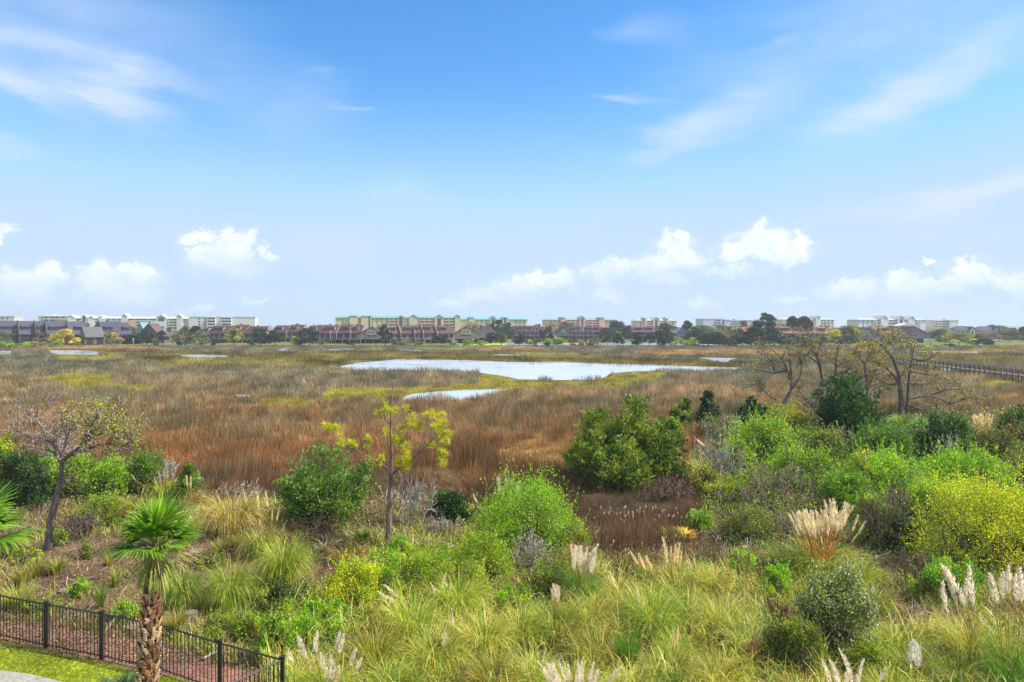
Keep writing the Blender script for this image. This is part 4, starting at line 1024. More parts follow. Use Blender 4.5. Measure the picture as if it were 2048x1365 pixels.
    B = [(593, 20, 672, 686, LIM, 'pale green bush between the wide dark trees and the dense round tree'), (604, 20, 678, 688, YGR, 'low yellow green bush left of the dense round tree'),
         (640, 24, 682, 690, OLV, 'olive bush below the red brown row houses on pilings'), (700, 14, 683, 690, DKG, 'dark bush under the pilings of the wide tall row house'),
         (796, 24, 682, 691, OLV, 'first low bush before the deck lined red row'), (812, 24, 681, 691, LIM, 'lime bush before the deck lined red row'), (838, 24, 682, 690, OLV, 'low olive bush before the middle of the red row'),
         (907, 18, 680, 691, [S(170, 176, 150), S(150, 160, 130)], 'whitish flowering bush left of the large tan gable'), (937, 24, 677, 691, LIM, 'bright lime bush in front of the large tan gable'), (963, 22, 682, 691, LIM, 'lime bush below the saw tooth houses'),
         (1058, 12, 680, 690, YGR, 'small pale bush on the near river bank'), (1066, 16, 684, 692, OLV, 'low olive bush on the river bank left of the lime trees'), (1097, 22, 678, 691, LIM, 'lime bush on the near river bank, first of two'), (1120, 22, 676, 691, LIM, 'lime bush on the near river bank, second of two'),
         (1094, 10, 683, 692, DKG, 'small dark bush at the foot of the lime bushes'), (1158, 26, 681, 692, OCH, 'ochre bush on the river bank left of the dock'), (1176, 20, 680, 692, OLV, 'scrubby dark bush beside the white dock'), (1190, 26, 676, 688, OLV, 'olive bush behind the white dock'),
         (1320, 14, 679, 691, BLG, 'small blue green bush among the dark river trees'), (1354, 26, 674, 691, LIM, 'pale green bush right of the river water'), (1384, 28, 676, 692, YGR, 'yellow olive bush between the pale green bush and the tall olive tree'), (1466, 18, 678, 693, BRN, 'pinkish brown bush between tall dark shore trees'),
         (1735, 36, 684, 695, LIM, 'lime bush below the purple grey gable'), (1755, 24, 682, 694, LIM, 'second lime bush below the purple grey gable'), (1846, 34, 689, 696, LIM, 'low lime bush before the raised deck gable house'), (1880, 36, 690, 697, LIM, 'low green bush along the right shore left of the willow'), (1935, 26, 690, 697, LIM, 'low green bush at the foot of the broad willow'), (1990, 44, 691, 698, LIM, 'long low green bush right of the dark spreading tree'),
         (1900, 20, 688, 695, DKG, 'small dark bush at the foot of the broad willow'), (1795, 22, 686, 694, LIM, 'lime bush right of the bushy shore tree'),
         (12, 30, 684, 696, LIM, 'bright green shore bush nearest the left edge'), (38, 30, 685, 696, LIM, 'bright green shore bush below the hedge, second from left'), (64, 30, 684, 695, LIM, 'bright green shore bush below the bare brown tree'), (90, 24, 685, 694, OCH, 'russet shore bush between bright green ones'), (112, 30, 684, 694, LIM, 'bright green shore bush at the foot of the yellow tree'), (150, 26, 684, 692, OLV, 'low olive shore bush right of the yellow tree'),
         (430, 20, 676, 687, DKG, 'dark bush at the left end of the maroon roofs'), (500, 18, 678, 687, YGR, 'yellow green bush right of the round yellow green tree'), (400, 30, 676, 685, OLV, 'grey olive bush at the marsh edge left of the maroon roofs'), (365, 22, 676, 685, DKG, 'dark low bush at the marsh edge below the cream block'), (310, 14, 676, 685, YGR, 'small pale bush between dark trees below the brown gable')]
    for i, (px, w, yt, yb, c, lb) in enumerate(B):
        far_tree('shore_bush', lb, px, w, yt, yb, c, 'bush', 'bush', 'bushes along the far shore', seed=500 + i, trunk=0.0, D=None if yb > 689 else 352)
    # clipped hedges
    for px0, px1, yt, yb, lb in ((10, 88, 674.5, 687, 'long clipped dark hedge behind the left palms'), (92, 126, 676, 687, 'short clipped dark hedge behind the yellow tree'), (150, 210, 672, 686, 'clipped dark hedge behind the pair of palms on the lawn'), (240, 280, 671, 684, 'clipped dark hedge below the stepped slate house'),
                                 (1024, 1210, 679.5, 686.5, 'long low hedge along the far bank of the river')):
        D = 374 if px0 < 1000 else 415; rng = np.random.default_rng(px0); x0, x1 = span(px0, px1, D); W = x1 - x0; H = zat(yt, D); g = Geo(); n = int((px1 - px0) * 45)
        p = np.c_[rng.uniform(-W / 2, W / 2, n), rng.uniform(-1, 1, n), rng.uniform(0, H, n)]; j = rng.integers(0, 3, n)
        p[j == 0, 2] = H + rng.normal(0, .15, (j == 0).sum()); p[j == 1, 1] = -1 + rng.normal(0, .12, (j == 1).sum())
        leaves(g, rng, p, rng.normal(size=(n, 3)) + [0, -.2, .4], .8, .5, pick(rng, DKG if px0 < 1000 else OLV, n, .2))
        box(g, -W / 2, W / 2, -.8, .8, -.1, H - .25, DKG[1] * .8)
        tag(g.build('clipped_hedge', M_far, loc=((x0 + x1) / 2, D, 0)), lb, 'hedge', 'hedges on the far shore')
    # sunny lawns on the far shore
    for nm, P in (('far_lawn', [(160, 689), (262, 686), (280, 684), (240, 681.5), (190, 683), (165, 685)]), ('far_lawn', [(905, 693), (1024, 692), (1030, 688), (960, 687), (930, 689)])):
        v = [((px - 1024) / F * CZ * F / (py - HZ), CZ * F / (py - HZ), .04) for px, py in P]
        g = Geo(); g.add(v, S(170, 160, 66) if P[0][0] < 500 else S(140, 170, 70), tris=[(0, i, i + 1) for i in range(1, len(P) - 1)]); kind(g.build(nm, M_ground), 'structure')
    # floating dock with a white boat shed
    D = 352; x = (1172 - 1024) / F * D; r = thing('floating_dock', 'white floating dock with a small frame on the river', 'dock', (x, D, 0))
    g = Geo(); box(g, -5, 5, -1.2, 1.2, .1, .6, S(210, 210, 210)); g.build('deck', M_concrete, r)
    for s in (-3.5, 0, 3.5):
        g = Geo(); box(g, s - .12, s + .12, -1.3, -1.06, -.5, 1.9, S(170, 160, 150)); g.build('post', M_wood, r)
    g = Geo(); box(g, .8, 4.4, -.8, .8, .62, 1.7, S(225, 225, 225)); prism_x(g, [(-1, 1.7), (1, 1.7), (0, 2.4)], .6, 4.6, S(200, 205, 210)); g.build('locker', M_wall, r)
    # two signs on posts at the marsh edge
    for px, lb in ((267, 'left one of two small pale signs on posts at the marsh edge'), (287.5, 'right one of two small pale signs on posts at the marsh edge')):
        D = 368; r = thing('sign_post', lb, 'sign', ((px - 1024) / F * D, D, 0), 0, 'shore signs')
        g = Geo(); box(g, -.1, .1, -.1, .1, -.2, 3.0, S(190, 182, 170)); g.build('post', M_wood, r)
        g = Geo(); box(g, -.4, .4, -.16, -.1, 2.0, 3.3, S(214, 214, 208)); g.build('board', M_wall, r)
build_far_trees()

def build_haze():
    g = Geo(); box(g, -1400, 1400, -60, 1500, -1.5, 42, S(200, 215, 235))
    m = bpy.data.materials.new('haze'); m.use_nodes = True; nt = m.node_tree; nt.nodes.clear()
    o = nt.nodes.new('ShaderNodeOutputMaterial'); v = nt.nodes.new('ShaderNodeVolumePrincipled')
    v.inputs['Color'].default_value = (.90, .95, 1.0, 1); v.inputs['Density'].default_value = .00024; v.inputs['Anisotropy'].default_value = .2
    nt.links.new(v.outputs[0], o.inputs['Volume'])
    kind(g.build('haze', m), 'stuff')
build_haze()
# ------------------------------------------------------------------ fence, paving, palms
def build_fence():
    P = FENCE_PTS; Hf = 1.4; blk = S(30, 28, 28)
    root = thing('metal_fence', 'black metal picket fence along the lawn, turning back at its right corner', 'fence', (P[2][0], P[2][1], 0))
    o = np.array([P[2][0], P[2][1], 0.0])
    def zg(x, y): return float(height(x, y))
    npk = 0
    for i, (x, y) in enumerate(P[:-1]):
        g = Geo(); z = zg(x, y)
        box(g, x - .045 - o[0], x + .045 - o[0], y - .045 - o[1], y + .045 - o[1], z - .1, z + Hf + .04, blk)
        box(g, x - .058 - o[0], x + .058 - o[0], y - .058 - o[1], y + .058 - o[1], z + Hf + .04, z + Hf + .07, blk)
        p = g.build('post', M_black, root)
    for i in range(len(P) - 1):
        a = np.array([*P[i], zg(*P[i])]) - o; b = np.array([*P[i + 1], zg(*P[i + 1])]) - o
        g = Geo()
        for h, r in ((Hf - .03, .02), (Hf - .2, .016), (.12, .016)):
            if h == Hf - .2: continue
            g = Geo(); segs(g, [a + [0, 0, h]], [b + [0, 0, h]], r * 1.35, r * 1.35, blk, 4)
            g.build('rail', M_black, root)
        if i in (0,): n = 0
        elif i == 1: n = 16
        else: n = 15 if i < 6 else 12
        for k in range(1, n + 1):
            if npk >= 98: break
            q = a + (b - a) * k / (n + 1); g = Geo(); box(g, q[0] - .009, q[0] + .009, q[1] - .009, q[1] + .009, q[2] + .05, q[2] + Hf - .03, blk); g.build('picket', M_black, root); npk += 1
def build_path():
    # pale concrete walk at the lower left corner
    pts = [(-700, 1290), (-40, 1338), (60, 1350), (150, 1372), (170, 1500), (-900, 1500)]
    v = [];
    for px, py in pts:
        D = CZ * F / (py - HZ); v.append(((px - 1024) / F * D, D))
    g = Geo(); n = len(v)
    g.add([(x, y, .03) for x, y in v] + [(x, y, -.1) for x, y in v], S(150, 148, 144), [(i, n + i, n + (i + 1) % n, (i + 1) % n) for i in range(n)], [(0, i + 1, i) for i in range(1, n - 1)])
    o = g.build('path', M_concrete); kind(o, 'structure')
    for p in o.data.polygons: pass

def fan_leaf(g, rng, base, az, el, pet, blade, col, nleaf=34, spread=2.5, droop=.7):
    """a fan leaf: long leaf stalk and a folded fan of narrow segments"""
    h = np.array([math.cos(az), math.sin(az), 0.]); up = np.array([0, 0, 1.])
    pts = [base]; th = el
    for k in range(5):
        th -= .10 * pet; pts.append(pts[-1] + (h * math.cos(th) + up * math.sin(th)) * pet / 5)
    tube(g, pts, np.linspace(.028, .014, 6), S(128, 150, 70), 4)
    c = pts[-1]; fwd = h * math.cos(th) + up * math.sin(th); side = np.cross(fwd, up); side /= np.linalg.norm(side); nrm = np.cross(side, fwd)
    a = np.linspace(-spread / 2, spread / 2, nleaf) + rng.normal(0, .035, nleaf)
    L = blade * (1 - .22 * np.abs(a / (spread / 2)) ** 2) * rng.uniform(.9, 1.08, nleaf)
    d = np.cos(a)[:, None] * fwd + np.sin(a)[:, None] * side + (-.25 * np.abs(np.sin(a)) + .12)[:, None] * nrm
    d = unit(d); w = np.cross(d, nrm); w = unit(w)
    rows = []; pos = np.tile(c, (nleaf, 1)) + fwd * -.04; wid = [.01, .034, .034, .02, .004]
    for i in range(5):
        ww = wid[i] * blade * .9
        rows += [pos - w * ww + nrm * (ww * .35), pos + w * ww + nrm * (ww * .35)]
        d = unit(d + np.array([0, 0, -1.]) * droop * (i / 4) ** 2 * .55)
        pos = pos + d * (L / 4)[:, None]
    v = np.stack(rows, 1); q = np.array([(2 * i, 2 * i + 1, 2 * i + 3, 2 * i + 2) for i in range(4)])
    q = (np.arange(nleaf)[:, None, None] * 10 + q[None]).reshape(-1, 4)
    cc = pick(rng, [col], nleaf, .2)
    g.add(v.reshape(-1, 3), np.repeat(cc, 10, 0), q)

def palm_tree(label, px, pytop, D, lean, nf, blade, pet, seed, r0=.135):
    rng = np.random.default_rng(seed); x = (px - 1024) / F * D; Hc = zat(pytop, D)
    root = thing('palm_tree', label, 'palm tree', (x, D, 0))
    g = Geo(); top = np.array([lean[0], lean[1], Hc])
    pts = resample([(0, 0, -.3), (lean[0] * .3, lean[1] * .3, Hc * .5), (lean[0] * .8, lean[1] * .8, Hc * .85), top], 14)
    t = np.linspace(0, 1, 14); rad = r0 * np.interp(t, [0, .6, .82, .93, 1], [1.05, 1.0, .9, .55, .4])
    tube(g, pts, rad, S(104, 78, 56), 10, rng, .04)
    # criss-cross boots: cut leaf bases wrapping the trunk
    k = 0; z = .3
    cb = [S(190, 156, 116), S(166, 128, 90), S(208, 180, 142), S(142, 104, 74), S(176, 124, 80)]
    while z < Hc * .93:
        tt = z / Hc; c = np.array([np.interp(z, pts[:, 2], pts[:, j]) for j in range(3)]); r = np.interp(tt, t, rad)
        for j in range(7):
            a = k * 2.399 + j * math.tau / 7 + rng.normal(0, .06); h = np.array([math.cos(a), math.sin(a), 0]); s = np.array([-math.sin(a), math.cos(a), 0]); u = np.array([0, 0, 1.])
            sg = 1 if (k % 2) else -1
            b0 = c + h * (r * .93) + s * sg * .02; L = rng.uniform(.14, .21); w = rng.uniform(.038, .052)
            tip = b0 + u * L + h * rng.uniform(.025, .06) + s * sg * .075
            th = h * .022
            v = [b0 - s * w, b0 + s * w, tip + s * w * .55, tip - s * w * .55, b0 - s * w + th, b0 + s * w + th, tip + s * w * .5 + th, tip - s * w * .5 + th]
            g.add(v, pick(rng, cb, 1, .15)[0], [(0, 1, 2, 3), (4, 7, 6, 5), (0, 4, 5, 1), (1, 5, 6, 2), (2, 6, 7, 3), (3, 7, 4, 0)])
        n = 8; a = rng.uniform(0, math.tau, n); hh = np.c_[np.cos(a), np.sin(a), np.zeros(n)]
        blades(g, rng, c + hh * r, a, rng.uniform(.5, 2.2, n), rng.uniform(.06, .16, n), .008, .5, 2, pick(rng, cb, n, .2))
        z += .1; k += 1
    g.build('trunk', M_bark, root)
    for f in range(nf):
        u = (f + .5) / nf; az = f * 2.399 + rng.normal(0, .2); el = 1.5 - 1.5 * u ** .8 + rng.normal(0, .14) if u < .78 else rng.uniform(-1.3, -.7)
        g = Geo(); col = S(116, 156, 38) * rng.uniform(.75, 1.25) if u < .75 else S(150, 160, 62)
        fan_leaf(g, rng, top - np.array([0, 0, u * .25]), az, el, pet * rng.uniform(.8, 1.1) * (1 if u < .78 else .55), blade * rng.uniform(.85, 1.1) * (1 if u < .78 else .85), col, droop=.75 + .9 * u, spread=2.5 if u < .78 else 1.3)
        g.build('frond', M_waxy, root)
    # hanging dead threads and a few drooping old fans
    g = Geo(); n = 130; a = rng.uniform(0, math.tau, n)
    blades(g, rng, np.tile(top - [0, 0, .2], (n, 1)), a, rng.uniform(1.2, 2.4, n), rng.uniform(.5, 1.1, n), .02, rng.uniform(.3, .9, n), 4, pick(rng, [S(206, 196, 110), S(190, 180, 90), S(150, 160, 70)], n, .15), tip=.3)
    g.build('dead_frond', M_dry, root)
    return root

def palmetto(label, px, py, wpx, cols, seed, n=14, up=.9, group='fan leaved palmettos'):
    rng = np.random.default_rng(seed); x, y, z = gp(px, py); R = wpx / 2 / F * y
    root = thing('palmetto', label, 'palmetto', (x, y, z), 0, group)
    for f in range(n):
        az = f * 2.399 + rng.normal(0, .2); el = up + rng.uniform(-.5, .5); g = Geo()
        fan_leaf(g, rng, np.array([rng.normal(0, .06), rng.normal(0, .06), 0]), az, el, R * rng.uniform(.35, .7), R * rng.uniform(.55, .8), cols[f % len(cols)] * rng.uniform(.85, 1.15), nleaf=16, spread=2.6, droop=.25)
        g.build('frond', M_waxy, root)
    return root

# ------------------------------------------------------------------ shrubs
LIMEG = [S(164, 202, 46), S(142, 188, 42), S(186, 212, 58), S(120, 166, 42)]
LIMEY = [S(174, 196, 48), S(156, 186, 44), S(192, 200, 58), S(128, 162, 44)]
OLIVEG = [S(134, 150, 56), S(114, 136, 50), S(154, 162, 66)]
YELLG = [S(206, 212, 44), S(188, 206, 42), S(218, 214, 54), S(160, 184, 42)]
YELLW = [S(200, 186, 44), S(184, 176, 44), S(160, 160, 50)]
DEEPG = [S(58, 88, 40), S(70, 102, 44), S(50, 76, 38), S(84, 112, 46)]
MIDG = [S(108, 148, 46), S(92, 132, 44), S(126, 160, 54)]
SILV = [S(150, 164, 82), S(128, 148, 66), S(108, 130, 56), S(206, 212, 180), S(150, 156, 60), S(166, 168, 74)]
BRNL = [S(140, 110, 60), S(126, 116, 62), S(110, 112, 58), S(156, 130, 70)]
CEDR = [S(104, 140, 50), S(120, 154, 54), S(88, 122, 46), S(138, 164, 62)]
CEDO = [S(140, 158, 54), S(118, 142, 48), S(156, 168, 60), S(98, 124, 44)]
CEDD = [S(56, 90, 42), S(68, 102, 44), S(48, 78, 38), S(84, 116, 50)]
GREYT, BRNT = S(168, 158, 146), S(116, 98, 82)

def stems(g, rng, base_r, ends, col, r=.02, n=4, sag=.15):
    m = len(ends); a = np.c_[rng.normal(0, base_r, (m, 2)), np.full(m, -.05)]
    mid0 = None; prev = a; 
    bow = rng.normal(0, sag, (m, 3))
    for k in range(1, n + 1):
        t = k / n; p = a + (ends - a) * np.array([t ** 1.25, t ** 1.25, t ** .85]) + bow * math.sin(math.pi * t)
        segs(g, prev, p, r * (1 - (t - 1 / n) * .75), r * (1 - t * .75), col if np.ndim(col) == 1 else col); prev = p

def shrub(name, label, px, py, wpx, hpx, cols, seed, group=None, dens=1.0, leaf=1.0, up=.7, K=None, depth=.8, cat='shrub', stemcol=BRNT, mat=None, twigs=0, flat=.75, rc=1.0, leafmix=False):
    rng = np.random.default_rng(seed * 13 + 5); x, y, z = gp(px, py); w = wpx / F * y; h = hpx / F * y * .96; d = w * depth
    y2 = y + d * .3; x2 = (px - 1024) / F * y2; z2 = float(height(x2, y2))
    root = thing(name, label, cat, (x2, y2, z2 - .02), 0, group)
    K = K or int(np.clip(w * h * 8, 22, 90))
    a = rng.uniform(0, math.tau, K); zz = rng.random(K) ** flat; rad = np.sqrt(np.maximum(1 - (zz * .92) ** 2.2, .02)) * rng.uniform(.45, 1.0, K) * (1 + .22 * np.sin(2 * a + seed) + .12 * np.sin(5 * a + seed * 2)); zz = zz * (1 + .16 * np.sin(3 * a + seed * 1.7))
    cen = np.c_[rad * np.cos(a) * w / 2, rad * np.sin(a) * d / 2, zz * h * rng.uniform(.74, .92, K)]
    rcl = rng.uniform(.55, 1.15, K) * min(w, 1.6 * h) * .15 * rc
    n = int(np.clip(wpx * hpx * .55 * dens, 350, 13000)); l = .0032 * y * leaf
    k = rng.choice(K, n, p=rcl ** 2 / (rcl ** 2).sum())
    dd = unit(rng.normal(size=(n, 3)) + [0, 0, .35]); p = cen[k] + dd * (rcl[k] * rng.random(n) ** .45)[:, None] * np.array([1, 1, .95])
    # shoots that stick out of the mass, and loose leaves between the clumps
    ns = K * 5; ks = rng.integers(0, K, ns); s0 = cen[ks] + rng.normal(0, .5, (ns, 3)) * rcl[ks][:, None]; sdir = unit(rng.normal(0, .45, (ns, 3)) + [0, 0, .9] + cen[ks] / max(w, h) * .8)
    sl = rng.uniform(.6, 2.5, ns) * rcl[ks]; j = rng.integers(0, ns, int(n * .38)); t = rng.random(len(j)) ** .8
    p2 = s0[j] + sdir[j] * (sl[j] * t)[:, None] + rng.normal(0, .03 * min(w, h), (len(j), 3)) * (1.1 - t)[:, None]
    m = int(n * .26); aa = rng.uniform(0, math.tau, m); z3 = rng.random(m); rr = np.sqrt(np.maximum(1 - (z3 * .95) ** 2, .03)) * rng.uniform(.3, 1.08, m) ** .7
    p3 = np.c_[rr * np.cos(aa) * w / 2, rr * np.sin(aa) * d / 2, z3 * h * .95]
    p = np.concatenate([p, p2, p3]); dd = np.concatenate([dd, sdir[j], rng.normal(size=(m, 3))]); k = np.concatenate([k, ks[j], rng.integers(0, K, m)]); n = len(p)
    p[:, 2] = np.maximum(p[:, 2], .03)
    kc = pick(rng, cols, K, .16); c = np.where(rng.random((n, 1)) < (.85 if leafmix else .35), pick(rng, cols, n, .1), kc[k]) * (1 + rng.normal(0, .17, (n, 1)))
    g = Geo(); leaves(g, rng, p, dd * .6 + rng.normal(0, .55, (n, 3)) + [0, 0, up], l * rng.uniform(.6, 1.35, n), l * .6, c)
    g.build('foliage', mat or M_leaf, root)
    g = Geo(); e = cen[rng.integers(0, K, K * 2)] + rng.normal(0, .08, (K * 2, 3)) * min(w, h) ; e[:, 2] = np.maximum(e[:, 2], .1)
    stems(g, rng, .12 * w, e, pick(rng, [stemcol], len(e), .2), r=.006 * y / 10 + .006)
    if True:
        m = int(twigs or 45); i = rng.integers(0, K, m); s = cen[i] * [.8, .8, .75]; e = cen[i] + unit(rng.normal(size=(m, 3)) + [0, 0, .5]) * (rcl[i] * rng.uniform(.8, 1.7, m))[:, None]
        segs(g, s, e, .0005 * y, .0002 * y, pick(rng, [GREYT, GREYT * .8], m, .2))
    g.build('stem', M_twig, root)
    return root

def cedar(label, px, py, wpx, hpx, cols, seed, leaders=1, group='cedar shrubs on the bank', dens=1.0, name='cedar_shrub', shape=.75, low=.04):
    rng = np.random.default_rng(seed * 31 + 2); x, y, z = gp(px, py); w = wpx / F * y * 1.25; h = hpx / F * y * .98
    y2 = y + w * .25; x2 = (px - 1024) / F * y2; root = thing(name, label, 'cedar', (x2, y2, float(height(x2, y2)) - .03), 0, group)
    S0, S1, Pp, Dd, Cc = [], [], [], [], []; gt = Geo()
    for L in range(leaders):
        if L == 0: ox, oy, hh, ww = 0, 0, h, w * (1 if leaders == 1 else .85)
        else: ox, oy, hh, ww = rng.uniform(-.36, .36) * w, rng.uniform(-.25, .3) * w, h * rng.uniform(.55, .86), w * rng.uniform(.45, .65)
        top = np.array([ox * 1.15 + rng.normal(0, .03) * h, oy, hh]); pts = resample([(ox * .3, oy * .3, -.1), (ox * .8, oy * .8, hh * .4), top], 8)
        tube(gt, pts, np.linspace(.02 * hh + .02, .008, 8), S(96, 78, 64), 6)
        nb = int(26 + 14 * hh)
        for b in range(nb):
            t = low + (1 - low) * rng.random() ** 1.25; s = np.array([np.interp(t, np.linspace(0, 1, 8), pts[:, j]) for j in range(3)])
            a = rng.uniform(0, math.tau); bl = ww / 2 * (1 - t) ** shape * rng.uniform(.65, 1.15) + .05 * ww
            el = rng.uniform(.15, .75) + .5 * t
            d = np.array([math.cos(a) * math.cos(el), math.sin(a) * math.cos(el), math.sin(el)]); e = s + d * bl + np.array([0, 0, .06 * bl])
            S0.append(s); S1.append(e)
            m = max(10, int(bl / (.0026 * y) * 5.5 * dens)); u = rng.uniform(.22, 1.03, m)[:, None]
            off = rng.normal(size=(m, 3)) * (.05 + .22 * bl * (1.1 - u)) * np.array([1, 1, .8])
            Pp.append(s + (e - s) * u + off); Dd.append(np.tile(d, (m, 1)) + rng.normal(0, .55, (m, 3)) + [0, 0, .45])
            Cc.append(np.tile(pick(rng, cols, 1, .16), (m, 1)) * (1 + rng.normal(0, .15, (m, 1))))
    segs(gt, S0, S1, .004 * h + .004, .003, S(96, 80, 66)); gt.build('trunk', M_bark, root)
    p, d, c = np.concatenate(Pp), np.concatenate(Dd), np.concatenate(Cc); n = len(p); p[:, 2] = np.maximum(p[:, 2], .03)
    if n > 22000: i = rng.choice(n, 22000, False); p, d, c, n = p[i], d[i], c[i], 22000
    g = Geo(); leaves(g, rng, p, d, .0044 * y * rng.uniform(.6, 1.4, n), .0022 * y, c); g.build('foliage', M_leaf, root)
    return root

def grow(rng, p, d, L, r, depth, out, tips, spread=.6, up=.1, nk=3, kids=(2, 4), wig=.22):
    q = p; dd = d
    for k in range(nk):
        dd = unit(dd + rng.normal(0, wig, 3) + [0, 0, up]); e = q + dd * L / nk
        r1 = r * (1 - .35 * (k + 1) / nk); out.append((q, e, r * (1 - .35 * k / nk), r1))
        if depth > 0 and k > 0 or (depth > 0 and nk == 1):
            for _ in range(rng.integers(*kids)):
                c = unit(dd + rng.normal(0, spread, 3)); grow(rng, e, c, L * rng.uniform(.45, .75), r1 * .6, depth - 1, out, tips, spread, up, nk, kids, wig)
        q = e
    if depth == 0: tips.append(q)
def bare_shrub(label, px, py, wpx, hpx, cols, seed, group='bare twiggy shrubs', n0=9, depth=2, leafcol=None, nleaf=0, name='bare_shrub', up=.12, cat='shrub', spread=.6):
    rng = np.random.default_rng(seed * 17 + 1); x, y, z = gp(px, py); w = wpx / F * y; h = hpx / F * y
    y2 = y + w * .25; x2 = (px - 1024) / F * y2; root = thing(name, label, cat, (x2, y2, float(height(x2, y2)) - .03), 0, group)
    out, tips = [], []
    for k in range(n0):
        b = np.array([rng.normal(0, .16) * w, rng.normal(0, .12) * w, 0]); d = unit(np.array([b[0] / w * 3 + rng.normal(0, .35), rng.normal(0, .35), .9]))
        grow(rng, b, d, h * rng.uniform(.5, .8), .0012 * y * .8, depth, out, tips, spread, up)
    a = np.array([o[0] for o in out]); b = np.array([o[1] for o in out]); ra = np.array([o[2] for o in out]); rb = np.array([o[3] for o in out])
    ext = max(b[:, 2].max(), .1); ex = max(np.abs(b[:, 0]).max(), .1)
    k = np.array([min(1.3, w / 2 / ex), min(1.3, w / 2 / ex), h / ext]); a *= k; b *= k
    a[:, 2] = np.maximum(a[:, 2], .01); b[:, 2] = np.maximum(b[:, 2], .02)
    g = Geo(); mn = .00035 * y; segs(g, a, b, np.maximum(ra, mn), np.maximum(rb, mn * .7), pick(rng, cols, len(a), .2)); g.build('branch', M_twig, root)
    if nleaf:
        t = np.array(tips) * k; i = rng.integers(0, len(t), nleaf); p = t[i] + rng.normal(0, .07 * w, (nleaf, 3)); p[:, 2] = np.maximum(p[:, 2], .03); g = Geo()
        leaves(g, rng, p, rng.normal(size=(nleaf, 3)) + [0, 0, .4], .0028 * y, .0018 * y, pick(rng, leafcol, nleaf, .18)); g.build('foliage', M_leaf, root)
    return root

# ------------------------------------------------------------------ grasses and plumes
GRG = [S(168, 192, 42), S(136, 172, 38), S(198, 202, 64), S(228, 216, 112), S(106, 146, 34), S(180, 164, 60)]
GRS = [S(220, 206, 92), S(188, 190, 58), S(240, 226, 146), S(152, 176, 48), S(178, 146, 66), S(120, 150, 40)]
GRD = [S(108, 154, 48), S(92, 138, 48), S(136, 168, 60), S(184, 196, 110)]
GRB = [S(108, 164, 40), S(92, 150, 40), S(130, 172, 50)]
GRY = [S(206, 194, 66), S(186, 188, 62), S(222, 200, 96), S(150, 160, 60)]
GRT = [S(176, 146, 80), S(170, 146, 86), S(200, 178, 112), S(150, 132, 76)]
GRO = [S(186, 130, 60), S(170, 140, 64), S(150, 150, 60)]
PLM = [S(248, 234, 208), S(240, 222, 190), S(252, 242, 224)]
PLT = [S(255, 230, 172), S(248, 216, 150), S(255, 240, 200)]

def plume_geo(rng, base, d, L, wid, cols):
    """a feathery seed plume: fine drooping hairs around a bending axis"""
    g = Geo(); n = 150; t = rng.random(n) ** .9; d = unit(np.asarray(d, float)); bend = np.array([rng.normal(0, .12), rng.normal(0, .12), 0])
    ax = base + d * (t * L)[:, None] + bend * (t ** 2 * L)[:, None]
    s = unit(np.cross(d, [.2, .9, .1])); u = np.cross(d, s); a = rng.uniform(0, math.tau, n)
    prof = np.sin(np.clip(t * .93 + .07, 0, 1) * math.pi) ** .7 * (1 - .35 * t)
    rd = s * np.cos(a)[:, None] + u * np.sin(a)[:, None]
    c = ax + rd * (wid * .38 * prof)[:, None]
    leaves(g, rng, c, d + rd * .55 + rng.normal(0, .12, (n, 3)), L * .22 * rng.uniform(.6, 1.2, n), wid * .14, pick(rng, cols, n, .1))
    return g
def grass_clump(name, label, px, py, wpx, hpx, cols, seed, group, nb=None, plumes=(), pcols=PLM, upright=.35, cat='grass', scol=S(196, 160, 92), plume_w=.13, bend=1.75, stalkmat=None, rootk=.35):
    """fountain of arching blades; plumes: (px of tip, py of tip, length px)"""
    rng = np.random.default_rng(seed * 19 + 3); x, y, z = gp(px, py); w = wpx / F * y * 1.28; h = hpx / F * y * 1.1
    y2 = y + w * .15; x2 = (px - 1024) / F * y2; z2 = float(height(x2, y2))
    root = thing(name, label, cat, (x2, y2, z2 - .02), 0, group)
    cols = np.asarray(cols) * rng.uniform(.72, 1.12) * (1 + rng.normal(0, .06, 3))
    n = nb or int(np.clip(wpx * hpx * (.13 if px < 620 else .085), 50, 1500)); a = rng.uniform(0, math.tau, n)
    br = rng.random(n) ** .5 * w * .26
    Lb = np.hypot(w * .5, h) * rng.uniform(.55, 1.12, n)
    uu = rng.random(n); dome = bend > 1.5 and px < 620; lean = (.05 + (.5 if dome else .72) * uu ** .8) * upright / .4 if bend > 1.5 else rng.uniform(0, upright, n); bd = rng.uniform(.5, 1.35, n) * bend * (1.3 if dome else 1)
    g = Geo(); blades(g, rng, np.c_[np.cos(a) * br, np.sin(a) * br, np.zeros(n)], a + rng.normal(0, .3, n), lean, Lb, np.clip(.00125 * y, .018, .06) * rng.uniform(.7, 1.4, n), bd, 5, pick(rng, cols, n, .26), tip=.2, twist=.9)
    v = g.v[0]; ex = np.abs(v[:, 0]).max(); k = min(1.2, w / 2 / ex * 1.05); kz = min(1.3, h / max(v[:, 2].max(), .05))
    g.v[0] = np.maximum(v * [k, k, kz], [-99, -99, .0]); g.build('leaf_clump', M_grass, root)
    for i, (tx, ty, lp) in enumerate(plumes):
        yd = y2 + rng.uniform(-.22, .22) * w; tip = np.array([(tx - 1024) / F * yd - x2, yd - y2, zat(ty, yd) - z2]); L = lp / F * yd
        b = np.array([tip[0] * rootk, (yd - y2) * .5, .1]); d = unit(tip - b); d = unit(d + [0, 0, .25]); pb = tip - d * L
        g = Geo(); m = (b + pb) / 2 + [0, 0, .15]; segs(g, [b, m], [m, pb], .016, .011, scol, 4)
        g.build('stalk', M_dry, root)
        plume_geo(rng, pb, d, L, L * plume_w * 2, pcols).build('plume', M_plume, root)
    return root
